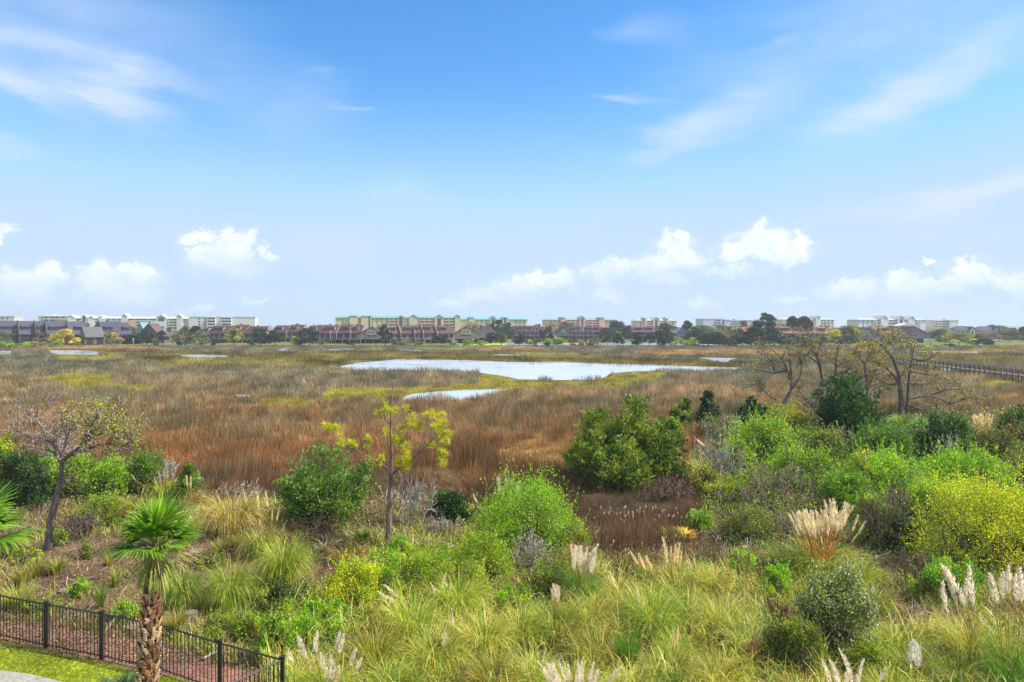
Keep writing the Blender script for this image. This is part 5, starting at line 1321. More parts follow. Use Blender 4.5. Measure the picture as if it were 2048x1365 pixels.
def spray(rng, cx, cy, n, sx, sy, L): return [(cx + rng.normal(0, sx), cy + rng.normal(0, sy), L * rng.uniform(.75, 1.2)) for _ in range(n)]

# ------------------------------------------------------------------ traced trees
def limb3d(P, D, rng, dspread, y0=None):
    """photo-plane polyline -> 3-D limb with its own drift in depth"""
    dr = rng.normal(0, dspread); out = []
    n = len(P)
    for i, (px, py) in enumerate(P):
        Dd = D + (y0 if y0 is not None else 0) + dr * i / max(n - 1, 1)
        out.append(((px - 1024) / F * Dd, Dd, zat(py, Dd)))
    return np.array(out)
def build_pine():
    rng = np.random.default_rng(5); D = 31.2; q = lambda L: [(512 + a / 4, 760 + b / 4) for a, b in L]
    x, y, z = gp(777, 1093); o = np.array([x, y, z])
    root = thing('young_pine', 'slender young pine with yellow green needle tufts standing alone before the brown marsh', 'pine tree', o)
    tr = limb3d(q([(1060, 1335), (1065, 1100), (1075, 900), (1082, 750), (1085, 600), (1078, 450), (1078, 300), (1086, 150), (1095, 15)]), y, rng, 0) - o
    tr = resample(tr, 24); g = Geo(); tube(g, tr, np.interp(np.linspace(0, 1, 24), [0, .3, .45, .7, 1], [.17, .125, .085, .045, .012]), S(122, 104, 92), 8, rng, .05); g.build('trunk', M_bark, root)
    LB = [[(1082, 760), (1060, 700), (1000, 675), (900, 620), (800, 560), (700, 480), (640, 410)], [(1090, 755), (1150, 700), (1250, 640), (1350, 540), (1450, 440), (1520, 380)], [(1086, 620), (1150, 520), (1200, 450), (1250, 350)], [(1078, 390), (1130, 300), (1170, 200), (1182, 125)],
          [(1072, 560), (1030, 470), (980, 390), (930, 330)], [(1076, 350), (1010, 300), (975, 235)], [(1250, 640), (1310, 520), (1370, 400), (1385, 300)], [(1350, 540), (1410, 545), (1470, 600), (1490, 650)], [(1450, 440), (1420, 370), (1430, 300)], [(900, 620), (880, 540), (880, 470)], [(800, 560), (740, 545), (700, 540)], [(1078, 260), (1060, 180), (1040, 120)], [(1086, 600), (1180, 560), (1215, 520)], [(1085, 130), (1120, 70)], [(1000, 675), (890, 640), (780, 650)], [(1078, 480), (1150, 400), (1200, 330)]]
    for i, P in enumerate(LB):
        r = np.random.default_rng(100 + i); b = limb3d(q(P), y, r, .9 if i < 6 else .4) - o; b = resample(b, 12)
        g = Geo(); r0 = .055 if i < 2 else .026; tube(g, b, np.linspace(r0, .007, 12), S(118, 100, 90), 5)
        for k in range(10):
            s = b[r.integers(3, 12)]; segs(g, [s], [s + unit(r.normal(size=3) + [0, 0, .3]) * r.uniform(.15, .45)], .006, .003, S(130, 112, 100))
        g.build('limb', M_bark, root)
    T = [(600, 340), (640, 350), (685, 350), (720, 480), (735, 515), (882, 470), (877, 545), (820, 495), (985, 655), (1025, 605), (905, 620), (985, 262), (1085, 245), (1110, 250), (1040, 235), (1185, 240), (1240, 315), (1205, 345), (1170, 395), (1235, 380), (1275, 408), (1105, 470), (1150, 470), (1110, 510), (1160, 500), (1220, 510), (1210, 550), (1180, 625), (1230, 665), (1150, 660), (1205, 690), (1215, 620), (1305, 350), (1370, 290), (1400, 275), (1420, 330), (1470, 305), (1520, 335), (1410, 390), (1445, 405), (1500, 430), (1545, 400), (1530, 460), (1510, 490), (1395, 510), (1470, 575), (1510, 590), (1470, 640), (1495, 680), (1040, 410), (680, 490), (1440, 350), (1490, 355)]
    allb = np.concatenate([resample(limb3d(q(P), y, np.random.default_rng(100 + i), .9 if i < 6 else .4) - o, 12) for i, P in enumerate(LB)])
    cols = [S(214, 206, 40), S(196, 200, 44), S(170, 186, 44), S(222, 204, 56)]
    for i, (a, b) in enumerate(T):
        p = limb3d(q([(a, b)]), y, rng, 0)[0] - o; j = np.argmin(np.linalg.norm((allb - p)[:, [0, 2]], axis=1)); p[1] = allb[j][1] + rng.normal(0, .12)
        g = Geo(); segs(g, [allb[j]], [p], .009, .006, S(120, 102, 90)); n = 85
        for c, m in ((p, n), (p + rng.normal(0, .1, 3), n // 2)):
            d = unit(rng.normal(size=(m, 3)) + [0, 0, .35]); L = rng.uniform(.18, .34, m)
            leaves(g, rng, c + d * (L * .5)[:, None], d, L, .02, pick(rng, cols, m, .14))
        g.build('needle_tuft', M_leaf, root)

def traced_tree(name, label, limbs, base, r0, seed, tcol, dsp, depth, tipleaf, nleaf, lcols, leafsz, twl, group=None, only=None, twr=.006, extra=4):
    """limbs: photo-pixel polylines, first one is the trunk"""
    rng = np.random.default_rng(seed); x, y, z = gp(*base); o = np.array([x, y, z]); root = thing(name, label, 'tree', o, 0, group)
    out, tips = [], []
    for i, P in enumerate(limbs):
        r = np.random.default_rng(seed * 50 + i); b = limb3d(P, y, r, 0 if i == 0 else dsp) - o; b = resample(b, 14)
        ri = r0 if i == 0 else r0 * (.62 if i < 4 else .42)
        g = Geo(); tube(g, b, np.linspace(ri, ri * (.5 if i == 0 else .2), 14), tcol, 8 if i == 0 else 6, r, .06); g.build('trunk' if i == 0 else 'limb', M_bark, root)
        for k in range(extra * 3 if i else extra):
            j = r.integers(5 if i else 9, 14); d = unit(b[min(j, 13)] - b[j - 1] + r.normal(0, .12 * twl, 3) * 0) 
            d = unit(d * .6 + r.normal(0, .6, 3) + [0, 0, .25]); grow(r, b[j], d, twl * r.uniform(.6, 1.3), ri * .25, depth, out, tips, .55, .06, 3, (1, 3), .3)
    a = np.array([q[0] for q in out]); b = np.array([q[1] for q in out]); mn = twr
    g = Geo(); segs(g, a, b, np.maximum([q[2] for q in out], mn), np.maximum([q[3] for q in out], mn * .6), pick(rng, [tcol * 1.1, tcol * 1.7], len(a), .18)); g.build('twigs', M_twig, root)
    t = np.array(tips)
    if only is not None: t = t[only(t, o)]
    if len(t) and nleaf:
        i = rng.integers(0, len(t), nleaf); g = Geo(); p = t[i] + rng.normal(0, tipleaf, (nleaf, 3))
        kc = pick(rng, lcols, len(t), .18)[i]
        leaves(g, rng, p, rng.normal(size=(nleaf, 3)) + [0, 0, .3], leafsz * rng.uniform(.6, 1.4, nleaf), leafsz * .6, kc); g.build('foliage', M_leaf, root)
    return root

def build_traced():
    q1 = lambda L: [(a / 4, 760 + b / 4) for a, b in L]
    traced_tree('gnarled_tree', 'gnarled half bare tree on the left with yellow green leaves on its right side',
        [q1(L) for L in ([(385, 1345), (392, 1200), (425, 1050), (452, 930), (482, 850), (492, 740), (497, 650)], [(495, 655), (560, 600), (640, 540), (700, 440), (735, 350), (785, 290)], [(560, 600), (650, 570), (760, 530), (850, 500), (950, 520), (1045, 580)], [(490, 650), (430, 500), (360, 400), (280, 310), (215, 235)], [(490, 655), (440, 580), (360, 560), (250, 540)],
                         [(495, 645), (520, 520), (560, 400), (600, 370)], [(640, 540), (760, 450), (880, 400), (980, 380)], [(430, 500), (300, 460), (180, 430)], [(495, 650), (450, 520), (470, 420)], [(700, 440), (780, 380), (850, 310)], [(850, 500), (960, 460), (1060, 480)])],
        (96.5, 1098), .17, 3, S(118, 106, 96), .7, 2, .09, 2200, YELLW + LIMEY, .09, .72, only=lambda t, o: (t[:, 0] > 1.1) | (np.random.default_rng(1).random(len(t)) < .1), extra=5, twr=.014)
    q7 = lambda L: [(1536 + a / 4, 660 + b / 4) for a, b in L]; G = 'leafless oaks on the right bank'; bc = S(108, 97, 88)
    lc = [S(150, 150, 84), S(132, 138, 84), S(178, 170, 60), S(118, 126, 80)]
    traced_tree('bare_oak', 'leafing oak with a forked trunk and crooked limbs, left of the dark rounded cedar',
        [q7(L) for L in ([(372, 690), (362, 610), (350, 545), (380, 500), (430, 450)], [(430, 450), (437, 400), (425, 330), (400, 260), (375, 180), (350, 100), (325, 30)], [(430, 450), (500, 410), (545, 365), (540, 280), (552, 180), (565, 120)], [(352, 600), (300, 555), (250, 490), (235, 440)], [(362, 640), (310, 612), (255, 628)], [(425, 330), (395, 190), (415, 105)], [(400, 260), (300, 200), (240, 180)], [(545, 365), (620, 330), (700, 300)], [(540, 280), (480, 220), (470, 150)], [(375, 180), (300, 120), (270, 60)], [(430, 450), (560, 440), (650, 400)])],
        (1629, 832), .30, 7, bc, 2.0, 2, .15, 1500, lc, .19, .8, G, twr=.022)
    traced_tree('bare_oak', 'thin oak with a bent dark trunk, leftmost of the right bank oaks',
        [q7(L) for L in ([(140, 690), (125, 590), (150, 540), (188, 480), (185, 400)], [(185, 400), (150, 320), (120, 240), (60, 180), (0, 140)], [(185, 400), (180, 300), (168, 180), (140, 110)], [(150, 320), (60, 350), (20, 250), (-30, 180)], [(188, 480), (265, 370), (265, 250), (225, 185), (175, 140)], [(125, 590), (20, 540), (-90, 430), (-170, 440)], [(60, 350), (-40, 330), (-110, 340)], [(265, 250), (330, 180), (340, 120)])],
        (1571, 832), .22, 8, bc, 2.0, 2, .15, 1500, lc, .19, .8, G, twr=.022)
    traced_tree('bare_oak', 'tall twin trunked oak on the right with a long limb leaning left',
        [q7(L) for L in ([(1068, 690), (1062, 540), (1052, 430), (1040, 340)], [(1040, 340), (1000, 230), (950, 160), (900, 110), (825, 75)], [(1104, 690), (1120, 540), (1122, 430), (1132, 330), (1150, 230), (1175, 110)], [(1045, 420), (980, 330), (870, 255)], [(1120, 550), (1200, 540), (1310, 520), (1450, 590), (1600, 600)], [(1122, 600), (1230, 640), (1285, 690)], [(1132, 330), (1260, 350), (1400, 400)], [(1310, 520), (1420, 480), (1560, 470)], [(950, 160), (1010, 120), (1060, 60)], [(1150, 230), (1260, 250), (1330, 200)], [(1052, 430), (960, 440), (890, 400)], [(1122, 430), (1240, 430), (1330, 440)], [(1450, 590), (1600, 540), (1750, 560)])],
        (1804, 830), .34, 9, bc, 2.2, 2, .17, 2900, lc + [S(190, 168, 40), S(200, 180, 50)], .19, .9, G, twr=.022)
    traced_tree('bare_oak', 'small oak with yellow leaf clusters between the forked oak and the twin trunked oak',
        [q7(L) for L in ([(800, 690), (792, 470), (785, 380), (770, 270)], [(770, 270), (720, 210), (690, 160)], [(785, 380), (860, 330), (900, 300)], [(770, 270), (800, 220), (820, 190)], [(785, 380), (700, 330), (620, 300)], [(792, 470), (900, 420), (960, 430)], [(792, 480), (720, 420), (660, 400)])],
        (1736, 830), .18, 10, bc, 1.6, 2, .17, 1300, [S(206, 180, 40), S(190, 170, 46), S(150, 144, 62)], .22, 1.0, G, twr=.022)

def build_debris():
    # stumps, logs and driftwood
    for px, py, w, h, lb, sd in ((395, 1110, 30, 12, 'sawn tree stump with a pale top near the dry arching grass', 1), (382, 1237, 26, 18, 'grey sawn stump standing in front of the paired fountain grasses', 2), (270, 1262, 30, 14, 'pale flat stump half hidden behind the palm trunk and fence', 4), (128, 1186, 22, 9, 'weathered grey stump among low green weeds left of the palm', 3)):
        rng = np.random.default_rng(sd); x, y, z = gp(px, py); r = w / 2 / F * y; hh = h / F * y * .8; root = thing('tree_stump', lb, 'stump', (x, y, z - .03), rng.uniform(0, 6), 'sawn stumps on the bare soil')
        g = Geo(); tube(g, [(0, 0, -.05), (0, 0, hh * .5), (0, 0, hh)], [r * 1.2, r * 1.02, r], S(110, 98, 88), 12, rng, .06); g.build('trunk', M_bark, root)
        g = Geo(); k = 12; a = np.arange(k) * math.tau / k; rr = r * rng.uniform(.9, 1.0, k); g.add(np.r_[np.c_[rr * np.cos(a), rr * np.sin(a), np.full(k, hh + .004)], [[0, 0, hh + .012]]], S(120, 108, 94), tris=[(j, (j + 1) % k, k) for j in range(k)]); g.build('cut_face', M_wood, root)
    for lb, P, r, col in (('curved pale driftwood log lying behind the fence', [(405, 1322), (425, 1312), (440, 1309), (458, 1316)], .05, S(170, 158, 146)), ('long thin grey branch lying below the large fountain grass', [(585, 1158), (615, 1168), (640, 1170), (662, 1171)], .035, S(140, 126, 112)),
                          ('longest pale fallen branch right of the pine', [(850, 1110), (880, 1105), (905, 1098), (915, 1097)], .05, S(178, 168, 156)), ('steep pale fallen branch right of the pine', [(858, 1082), (866, 1074), (872, 1068), (876, 1060)], .045, S(176, 166, 154)), ('grey fallen branch crossing the others right of the pine', [(845, 1076), (858, 1088), (868, 1098), (873, 1101)], .045, S(168, 158, 146)), ('short fallen branch at the right of the branch heap', [(880, 1086), (895, 1092), (905, 1096)], .04, S(160, 150, 140)),
                          ('dark rotting log near the base of the branch heap', [(840, 1112), (855, 1120), (866, 1132)], .07, S(92, 78, 68)), ('small grey log on the bare soil left of the palm', [(165, 1163), (190, 1158), (212, 1155)], .035, S(128, 114, 102)), ('dark stick on the bare soil above the paired fountain grasses', [(398, 1118), (410, 1124), (425, 1130)], .03, S(96, 84, 76)), ('pale thin dead branch on the far right scrub by the willow', [(1752, 1115), (1770, 1112), (1800, 1104)], .02, S(180, 170, 160))):
        p = np.array([gp(*c) for c in P]); o = p[0].copy(); p = p - o; p[:, 2] += r * .8 + np.linspace(0, .12, len(p)); rng = np.random.default_rng(len(lb)); g = Geo(); b = resample(p, 9); tube(g, b, np.linspace(r, r * .5, 9), col, 7, rng, .08)
        for k in range(4): s = b[rng.integers(2, 8)]; segs(g, [s], [s + unit(rng.normal(size=3) + [0, 0, .6]) * .3], r * .3, r * .12, col)
        tag(g.build('fallen_branch', M_bark, loc=o), lb, 'branch', 'fallen wood')

def build_plants():
    sh, ce, ba, gr = shrub, cedar, bare_shrub, grass_clump; GS = 'bright green shrubs on the bank'
    R = np.random.default_rng(2024)
    A = [ # label, px, py, w, h, colours, dens, leaf, extra
        ('large rounded bright green shrub with pale plumes rising behind it', 1052, 1108, 236, 138, LIMEG, 1.1, .9), ('yellow green shrub sloping down to the left of the large rounded shrub', 962, 1172, 150, 108, LIMEY, 1, .85), ('small bright green shrub at the foot of the pine', 802, 1126, 82, 42, LIMEG, 1.1, .85),
        ('low olive green shrub just below the yellow green sloping shrub', 912, 1212, 170, 76, LIMEY + OLIVEG, 1, .8), ('upright bright green shrub behind the small yellow leaved one', 768, 1205, 84, 110, LIMEG, 1, .8), ('wide light green shrub below the small shrub at the foot of the pine', 852, 1196, 150, 84, LIMEY, 1, .8), ('yellow leaved shrub beside the dark bare soil', 706, 1228, 132, 96, YELLG, 1.1, 1.0),
        ('low bright green shrub below the yellow leaved shrub', 650, 1268, 130, 58, LIMEG, 1, 1.0), ('bright green shrub behind the corner post of the fence', 556, 1322, 96, 92, LIMEG + MIDG, 1, 1.1), ('dark leaved low shrub between stump and yellow leaved shrub', 575, 1240, 110, 62, OLIVEG + DEEPG, 1, 1.0), ('small olive shrub behind the fence, right of the grey sawn stump', 440, 1285, 80, 50, OLIVEG + LIMEY, 1, .9), ('bright green weedy shrub below the low dark leaved shrub', 600, 1300, 90, 60, LIMEG, 1, 1.0),
        ('mixed green and rust shrub under the dead brush heap', 1100, 1208, 130, 80, OLIVEG + LIMEG + BRNL, 1, .8), ('green shrub between the dead brush heap and the light green shrub', 1025, 1245, 110, 66, LIMEG + OLIVEG, 1, .8), ('small bright green shrub among dark seed heads, right centre', 1487, 1158, 66, 56, LIMEG, 1, .8), ('small green shrub above the orange palmetto', 1402, 1064, 62, 42, LIMEG, 1, .9), ('bright green shrub left of the tall tan plume clump', 1552, 1206, 76, 76, LIMEG, 1, .9),
        ('bright green shrub below the small far cedars, right bank', 1535, 930, 150, 92, LIMEY + OLIVEG + LIMEG, 1, 1.0), ('bright green shrub spreading below the dark rounded cedar', 1612, 985, 150, 90, LIMEG + OLIVEG, 1, 1.0), ('long bright green shrub left of the yellow willow', 1770, 1020, 180, 110, LIMEG, 1, 1.0), ('bright green shrub behind the yellow willow at the right edge', 1935, 1000, 210, 92, LIMEG, 1, 1.0), ('small bright green shrub at the grey twigs on the right bank', 1470, 950, 92, 62, OLIVEG + LIMEG, 1, 1.0),
        ('olive yellow shrub at the foot of the leaning thin oak', 1580, 890, 120, 70, OLIVEG + YELLW, 1, 1.0), ('mid green shrub right of the dark rounded cedar', 1768, 934, 130, 80, MIDG, 1, 1.0), ('deep green shrub with a pale twisted trunk on the right bank', 1896, 935, 100, 118, DEEPG + MIDG, 1.1, 1.0), ('olive shrub directly below the dark rounded cedar', 1650, 930, 100, 64, OLIVEG, 1, 1.0), ('brownish olive thicket near the right edge', 1992, 970, 120, 120, BRNL + OLIVEG, .8, 1.0), ('dark green shrub at the right edge above the thicket', 2032, 905, 90, 88, DEEPG + OLIVEG, 1, 1.0), ('dense lime shrub at the left foot of the yellow willow', 1870, 1060, 130, 96, LIMEG + LIMEY, 1, 1.0), ('lime shrub between the grey twigs and the long bright green shrub', 1690, 1035, 110, 80, LIMEG + MIDG, 1, 1.0),
        ('large yellow green willow shrub on the right', 1945, 1160, 236, 196, YELLG, 1.25, 1.05), ('yellow green willow shrub cut by the right edge', 2060, 1150, 140, 180, YELLG + LIMEG, 1.2, 1.05), ('silvery leaved shrub with glinting grey green foliage', 1672, 1322, 172, 178, SILV, .9, 1.15), ('olive green shrub merging into the left side of the silvery leaved shrub', 1604, 1362, 110, 120, OLIVEG + LIMEY + BRNL, .9, 1.0), ('dull olive shrub left of the silvery leaved shrub', 1560, 1350, 90, 100, OLIVEG + BRNL, 1, 1.0), ('olive yellow shrub below the silvery leaved shrub', 1745, 1372, 120, 70, LIMEY + OLIVEG, 1, 1.1), ('green shrub right below the yellow willow', 1900, 1210, 130, 80, MIDG + LIMEG, 1, 1.0),
        ('dark green shrub on the left behind the left edge palm', 46, 1022, 96, 112, DEEPG, 1.1, 1.0), ('yellow green sapling at the left edge', 6, 1000, 66, 140, YELLW + LIMEG, 1, 1.0), ('bright green shrub right of the gnarled tree', 222, 1005, 96, 84, LIMEG, 1, .9), ('bright green shrub just behind the gnarled tree trunk', 150, 1000, 100, 84, LIMEG + OLIVEG, 1, .9), ('green shrub with grey twigs left of the far plumes', 290, 990, 92, 86, MIDG + OLIVEG, .9, .9), ('low green shrub between the gnarled tree and the palm', 205, 1052, 110, 60, OLIVEG + LIMEY, .8, .9), ('tiny lime shrub in front of the centre left cedar', 669, 1052, 46, 38, LIMEG, 1, .9), ('bright green shrub at the left edge behind the dark green one', 95, 985, 80, 74, LIMEG, 1, .9),
        ('yellowish shrub behind the tall far cedar group, right', 1345, 905, 70, 66, YELLW + BRNL, .9, .9), ('green leafy weeds left of the palm trunk behind the fence', 258, 1245, 60, 36, LIMEG, 1, .9), ('green weeds beside the weathered grey stump', 160, 1198, 50, 34, LIMEG, 1, .8), ('green weeds below the left end of the fence line', 95, 1232, 90, 30, LIMEG + OLIVEG, .9, .8), ('small upright weed clump behind the gnarled tree shadow', 172, 1120, 26, 46, OLIVEG, 1, .8), ('small green weed by the stump behind the palm fronds', 120, 1092, 40, 34, OLIVEG + LIMEY, 1, .8), ('sprawling green weeds right of the tall thin fence post', 505, 1285, 70, 50, LIMEG + OLIVEG, 1, .9), ('lime sapling with thin stems in the right scrub', 1722, 1010, 50, 110, YELLG, .7, .9), ('olive scrub behind the tan plume clump', 1500, 1085, 120, 70, OLIVEG, .8, .9), ('green scrub right of the tan plume clump', 1745, 1095, 90, 110, LIMEG + OLIVEG, .9, .9), ('green scrub under the grey shrub, right centre', 1460, 1020, 90, 60, LIMEY + YELLW, .9, .9)]
    A += [('mixed olive scrub left of the spiky dark cedar', 1440, 880, 90, 44, OLIVEG + BRNL, .9, 1), ('yellowish scrub below the leaning thin oak', 1560, 860, 100, 50, YELLW + OLIVEG, .8, 1), ('dark olive shrub at the left foot of the dark rounded cedar', 1625, 910, 70, 60, DEEPG + OLIVEG, 1, 1), ('dull green shrub between the two palmettos and the twisted stem', 1850, 930, 90, 60, MIDG + OLIVEG, 1, 1),
          ('brown and olive scrub behind the yellow willow, far right', 2040, 985, 90, 80, BRNL + OLIVEG, .9, 1), ('grey olive scrub in the middle of the right thicket', 1720, 985, 110, 60, OLIVEG + [GREYT * .7], .8, 1), ('deep green shrub in the gap left of the yellow willow', 1815, 1110, 90, 70, DEEPG + MIDG, .9, 1), ('olive shrub in front of the pale grey bare shrub', 1410, 1000, 80, 56, OLIVEG + YELLW, .9, 1), ('green scrub at the left foot of the wide grey brown bare shrub', 1500, 1010, 100, 60, LIMEG + OLIVEG, .9, 1),
          ('green shrub filling the gap right of the large rounded shrub', 1150, 1100, 70, 60, LIMEY + OLIVEG, .9, .9), ('low green growth between pine and yellow green sloping shrub', 880, 1140, 90, 40, LIMEY + OLIVEG, .9, .8), ('green weeds spreading over the dark soil above the white plumes', 660, 1300, 100, 50, LIMEG + MIDG, .9, .9), ('low weeds along the soil between the paired grasses and the large grass', 510, 1215, 70, 34, OLIVEG + LIMEY, .8, .8), ('low olive weeds in front of the dry straw fountain grass', 420, 1140, 80, 30, OLIVEG, .8, .8), ('green weeds left of the sawn stump with a pale top', 340, 1110, 60, 26, OLIVEG + LIMEG, .8, .8), ('creeping green weeds at the foot of the gnarled tree', 60, 1130, 70, 26, OLIVEG + LIMEY, .8, .8)]
    for i, (lb, px, py, w, h, c, dn, lf) in enumerate(A):
        tw = 90 if ('twig' in lb or 'thicket' in lb) else 0
        shrub('green_shrub' if c is not SILV else 'silver_shrub', lb, px, py, w, h, c, 10 + i, GS, dn, lf, twigs=tw or (170 if px > 1400 and py < 1100 else 0), mat=M_waxy if c is SILV else None, leafmix=c is SILV, up=.9 if c[0] is LIMEG[0] else .5)
    ce('bushy cedar standing left of the pine at the marsh edge', 646, 1066, 196, 150, CEDR, 1, 7, dens=.9, shape=.55)
    ce('dark low cedar in the shade right of the pine', 902, 1052, 104, 58, CEDD, 2, 3)
    ce('tallest cedar of the centre group in the marsh', 1272, 978, 150, 172, CEDO, 3, 6, shape=.5, low=0.0)
    ce('left cedar of the centre group, leaning over the brown marsh', 1196, 972, 140, 140, CEDO, 4, 5, shape=.45, low=0.0)
    ce('narrow dark cedar at the right end of the centre group', 1345, 968, 58, 128, CEDD + CEDO, 5, 1, shape=.4)
    ce('low cedar filling the foot of the centre group', 1240, 985, 150, 96, CEDO, 6, 4, low=0.0)
    ce('small left cedar at the edge of the centre group', 1160, 958, 60, 76, CEDO, 7, 1)
    ce('cedar behind the right part of the centre group', 1318, 960, 80, 124, CEDO, 12, 3, shape=.45, low=0.0)
    ce('large dark rounded cedar in front of the oaks on the right', 1697, 900, 166, 134, CEDD, 8, 5, dens=1.25, shape=.5)
    ce('small dark pointed cedar, right of a shorter one, far bank', 1416, 856, 42, 70, CEDD, 9, 1, shape=.45)
    ce('short far cedar left of the small dark pointed cedar', 1366, 862, 58, 58, CEDD + CEDO, 10, 2, shape=.45)
    ce('spiky dark cedar left of the leaning thin oak', 1502, 866, 74, 68, CEDD, 11, 3)
    ce('slim dark cedar in the scrub left of the right edge thicket', 1948, 962, 52, 86, CEDD, 13, 1)
    ce('small cedar left of the dry arching grass, behind the palm fronds', 376, 1006, 62, 68, CEDR, 14, 2)
    B = [('pale grey dead shrub behind the pine trunk', 818, 1064, 126, 122, [GREYT * 1.15, GREYT], 12, 2, None, 0), ('brown tangled dead brush in front of the bushy cedar', 640, 1096, 150, 62, [S(120, 98, 78), S(96, 78, 64)], 14, 2, None, 0), ('heap of grey dead brush below the large rounded shrub', 1066, 1142, 110, 84, [GREYT, GREYT * .85], 18, 2, None, 0),
         ('dark brush heap between gnarled tree and palm', 172, 1082, 136, 66, [S(92, 80, 72), S(112, 100, 90)], 16, 2, None, 0), ('dark grey bare shrub left of the yellow willow', 1760, 1110, 120, 150, [S(134, 118, 98), S(112, 98, 82)], 16, 2, None, 0), ('wide grey brown bare shrub under the bright green scrub', 1572, 1030, 180, 110, [S(128, 114, 96), S(150, 136, 116)], 20, 2, OLIVEG, 500), ('pale grey bare shrub right of the centre cedar group', 1440, 975, 120, 116, [GREYT, GREYT * .9], 16, 2, None, 0), ('dark grey bare shrub above the orange palmetto, on the right', 1500, 1050, 150, 90, [S(124, 110, 94), S(142, 128, 110)], 16, 2, OLIVEG, 200),
         ('grey twiggy shrub in front of the small far cedars', 1450, 905, 110, 80, [GREYT, GREYT * .85], 14, 2, OLIVEG, 300), ('brown bare shrub on the slope below the willow', 1830, 1180, 140, 90, [S(110, 94, 82), S(128, 112, 98)], 16, 2, BRNL, 200), ('small pinkish bare shrub in front of the dark rounded cedar', 1690, 915, 50, 66, [S(150, 128, 122)], 10, 2, None, 0), ('bare grey twigs behind the dark shrub at the left edge', 110, 935, 120, 80, [GREYT], 10, 2, None, 0), ('bare twigs behind the far plumes on the left', 330, 960, 90, 50, [GREYT], 12, 2, None, 0),
         ('dry red brown feathery shrub at the lower right centre', 1510, 1352, 62, 84, [S(176, 124, 92), S(160, 112, 84)], 26, 2, None, 0), ('grey twig heap in the thicket near the right edge', 1990, 1000, 130, 70, [S(132, 118, 102)], 16, 2, BRNL, 200), ('rusty dead bush below the yellow willow', 1855, 1200, 80, 50, [S(176, 120, 76), S(150, 104, 70)], 18, 2, None, 0), ('brown dead brush left of the silvery shrub', 1555, 1260, 70, 60, [S(124, 92, 70)], 14, 2, None, 0), ('tangle of grey brush at the dark soil, right centre', 1560, 1090, 150, 60, [S(124, 108, 92)], 18, 2, None, 0),
         ('leafless grey shrub with upright twigs at the willow foot', 1800, 1060, 90, 100, [S(140, 124, 104)], 14, 2, None, 0), ('low grey brush on the bare soil right of the pine', 880, 1078, 100, 46, [GREYT * .9], 14, 2, None, 0), ('twiggy olive shrub behind the palmettos, right bank', 1850, 900, 90, 60, [GREYT * .8], 12, 2, OLIVEG, 300), ('twisted pale dead tree stem among the right scrub', 1890, 940, 70, 80, [S(176, 168, 156)], 4, 2, None, 0),
         ('brown winter shrub along the marsh edge left of the pine', 500, 1010, 130, 46, [GREYT * .9, BRNT], 16, 2, None, 0), ('tangled brown shrub in the shade of the centre cedars', 1330, 1010, 130, 60, [S(110, 90, 80)], 16, 2, None, 0)]
    for i, (lb, px, py, w, h, c, n0, dp, lc, nl) in enumerate(B):
        ba(lb, px, py, w, h, c, 200 + i, n0=n0, depth=dp, leafcol=lc, nleaf=nl, spread=.9 if 'heap' in lb or 'tangle' in lb or 'feather' in lb else .6)
    # ---------------- grasses with plumes
    PG = 'plumed pampas grasses'; FG = 'arching fountain grasses'
    gr('pampas_grass', 'tall pampas grass with a dense row of tan plumes above the silvery shrub', 1645, 1152, 176, 62, GRG, 1, PG, plumes=[(1583 + R.uniform(0, 92), R.uniform(1018, 1030), R.uniform(38, 52)) for _ in range(30)] + [(1655 + R.uniform(0, 45), R.uniform(1000, 1012), R.uniform(42, 60)) for _ in range(12)] + [(1716, 1030, 34), (1728, 1041, 30), (1712, 1068, 20)], pcols=PLT + PLM, scol=S(216, 146, 72), plume_w=.078)
    gr('pampas_grass', 'pampas grass with a compact fan of pale plumes left of the fountain grass field centre', 1162, 1216, 112, 100, GRD, 2, PG, plumes=[(1140 + R.uniform(0, 56), R.uniform(1088, 1108), R.uniform(30, 48)) for _ in range(17)], pcols=PLM, plume_w=.12)
    gr('pampas_grass', 'pampas plumes rising behind the large rounded bright green shrub', 1008, 1050, 70, 60, GRG, 3, PG, plumes=[(988 + R.uniform(0, 50), R.uniform(953, 972), R.uniform(26, 36)) for _ in range(9)] + [(945, 988, 20)], pcols=PLM, plume_w=.14)
    gr('pampas_grass', 'fluffy white pampas plumes beside the fence corner', 655, 1420, 120, 90, GRG, 4, PG, plumes=[(600, 1268, 48), (628, 1262, 40), (676, 1262, 36), (684, 1266, 38), (710, 1294, 36), (722, 1316, 34), (645, 1304, 34), (668, 1308, 48), (654, 1322, 38), (680, 1330, 42), (662, 1338, 44), (574, 1298, 34)], pcols=PLM, plume_w=.17)
    gr('pampas_grass', 'pampas plumes cut by the bottom edge, centre', 1150, 1440, 150, 100, GRS, 5, PG, plumes=[(1085 + R.uniform(0, 115), R.uniform(1318, 1350), R.uniform(38, 56)) for _ in range(20)] + [(1232, 1330, 44)], pcols=PLM, plume_w=.12)
    gr('pampas_grass', 'pampas grass at lower right with long plumes all leaning left', 1945, 1345, 176, 104, GRG, 6, PG, plumes=[(1872, 1161, 66), (1892, 1130, 72), (1897, 1150, 62), (1912, 1136, 76), (1925, 1152, 62), (1940, 1130, 80)], pcols=PLM, plume_w=.085, rootk=-.1)
    gr('pampas_grass', 'pampas grass at the right edge with short upright plumes', 2020, 1370, 140, 110, GRB + GRG, 7, PG, plumes=[(1983, 1143, 58), (1990, 1156, 50), (2003, 1144, 52), (2017, 1131, 52), (2044, 1136, 66), (2034, 1150, 50)], pcols=PLM, plume_w=.13)
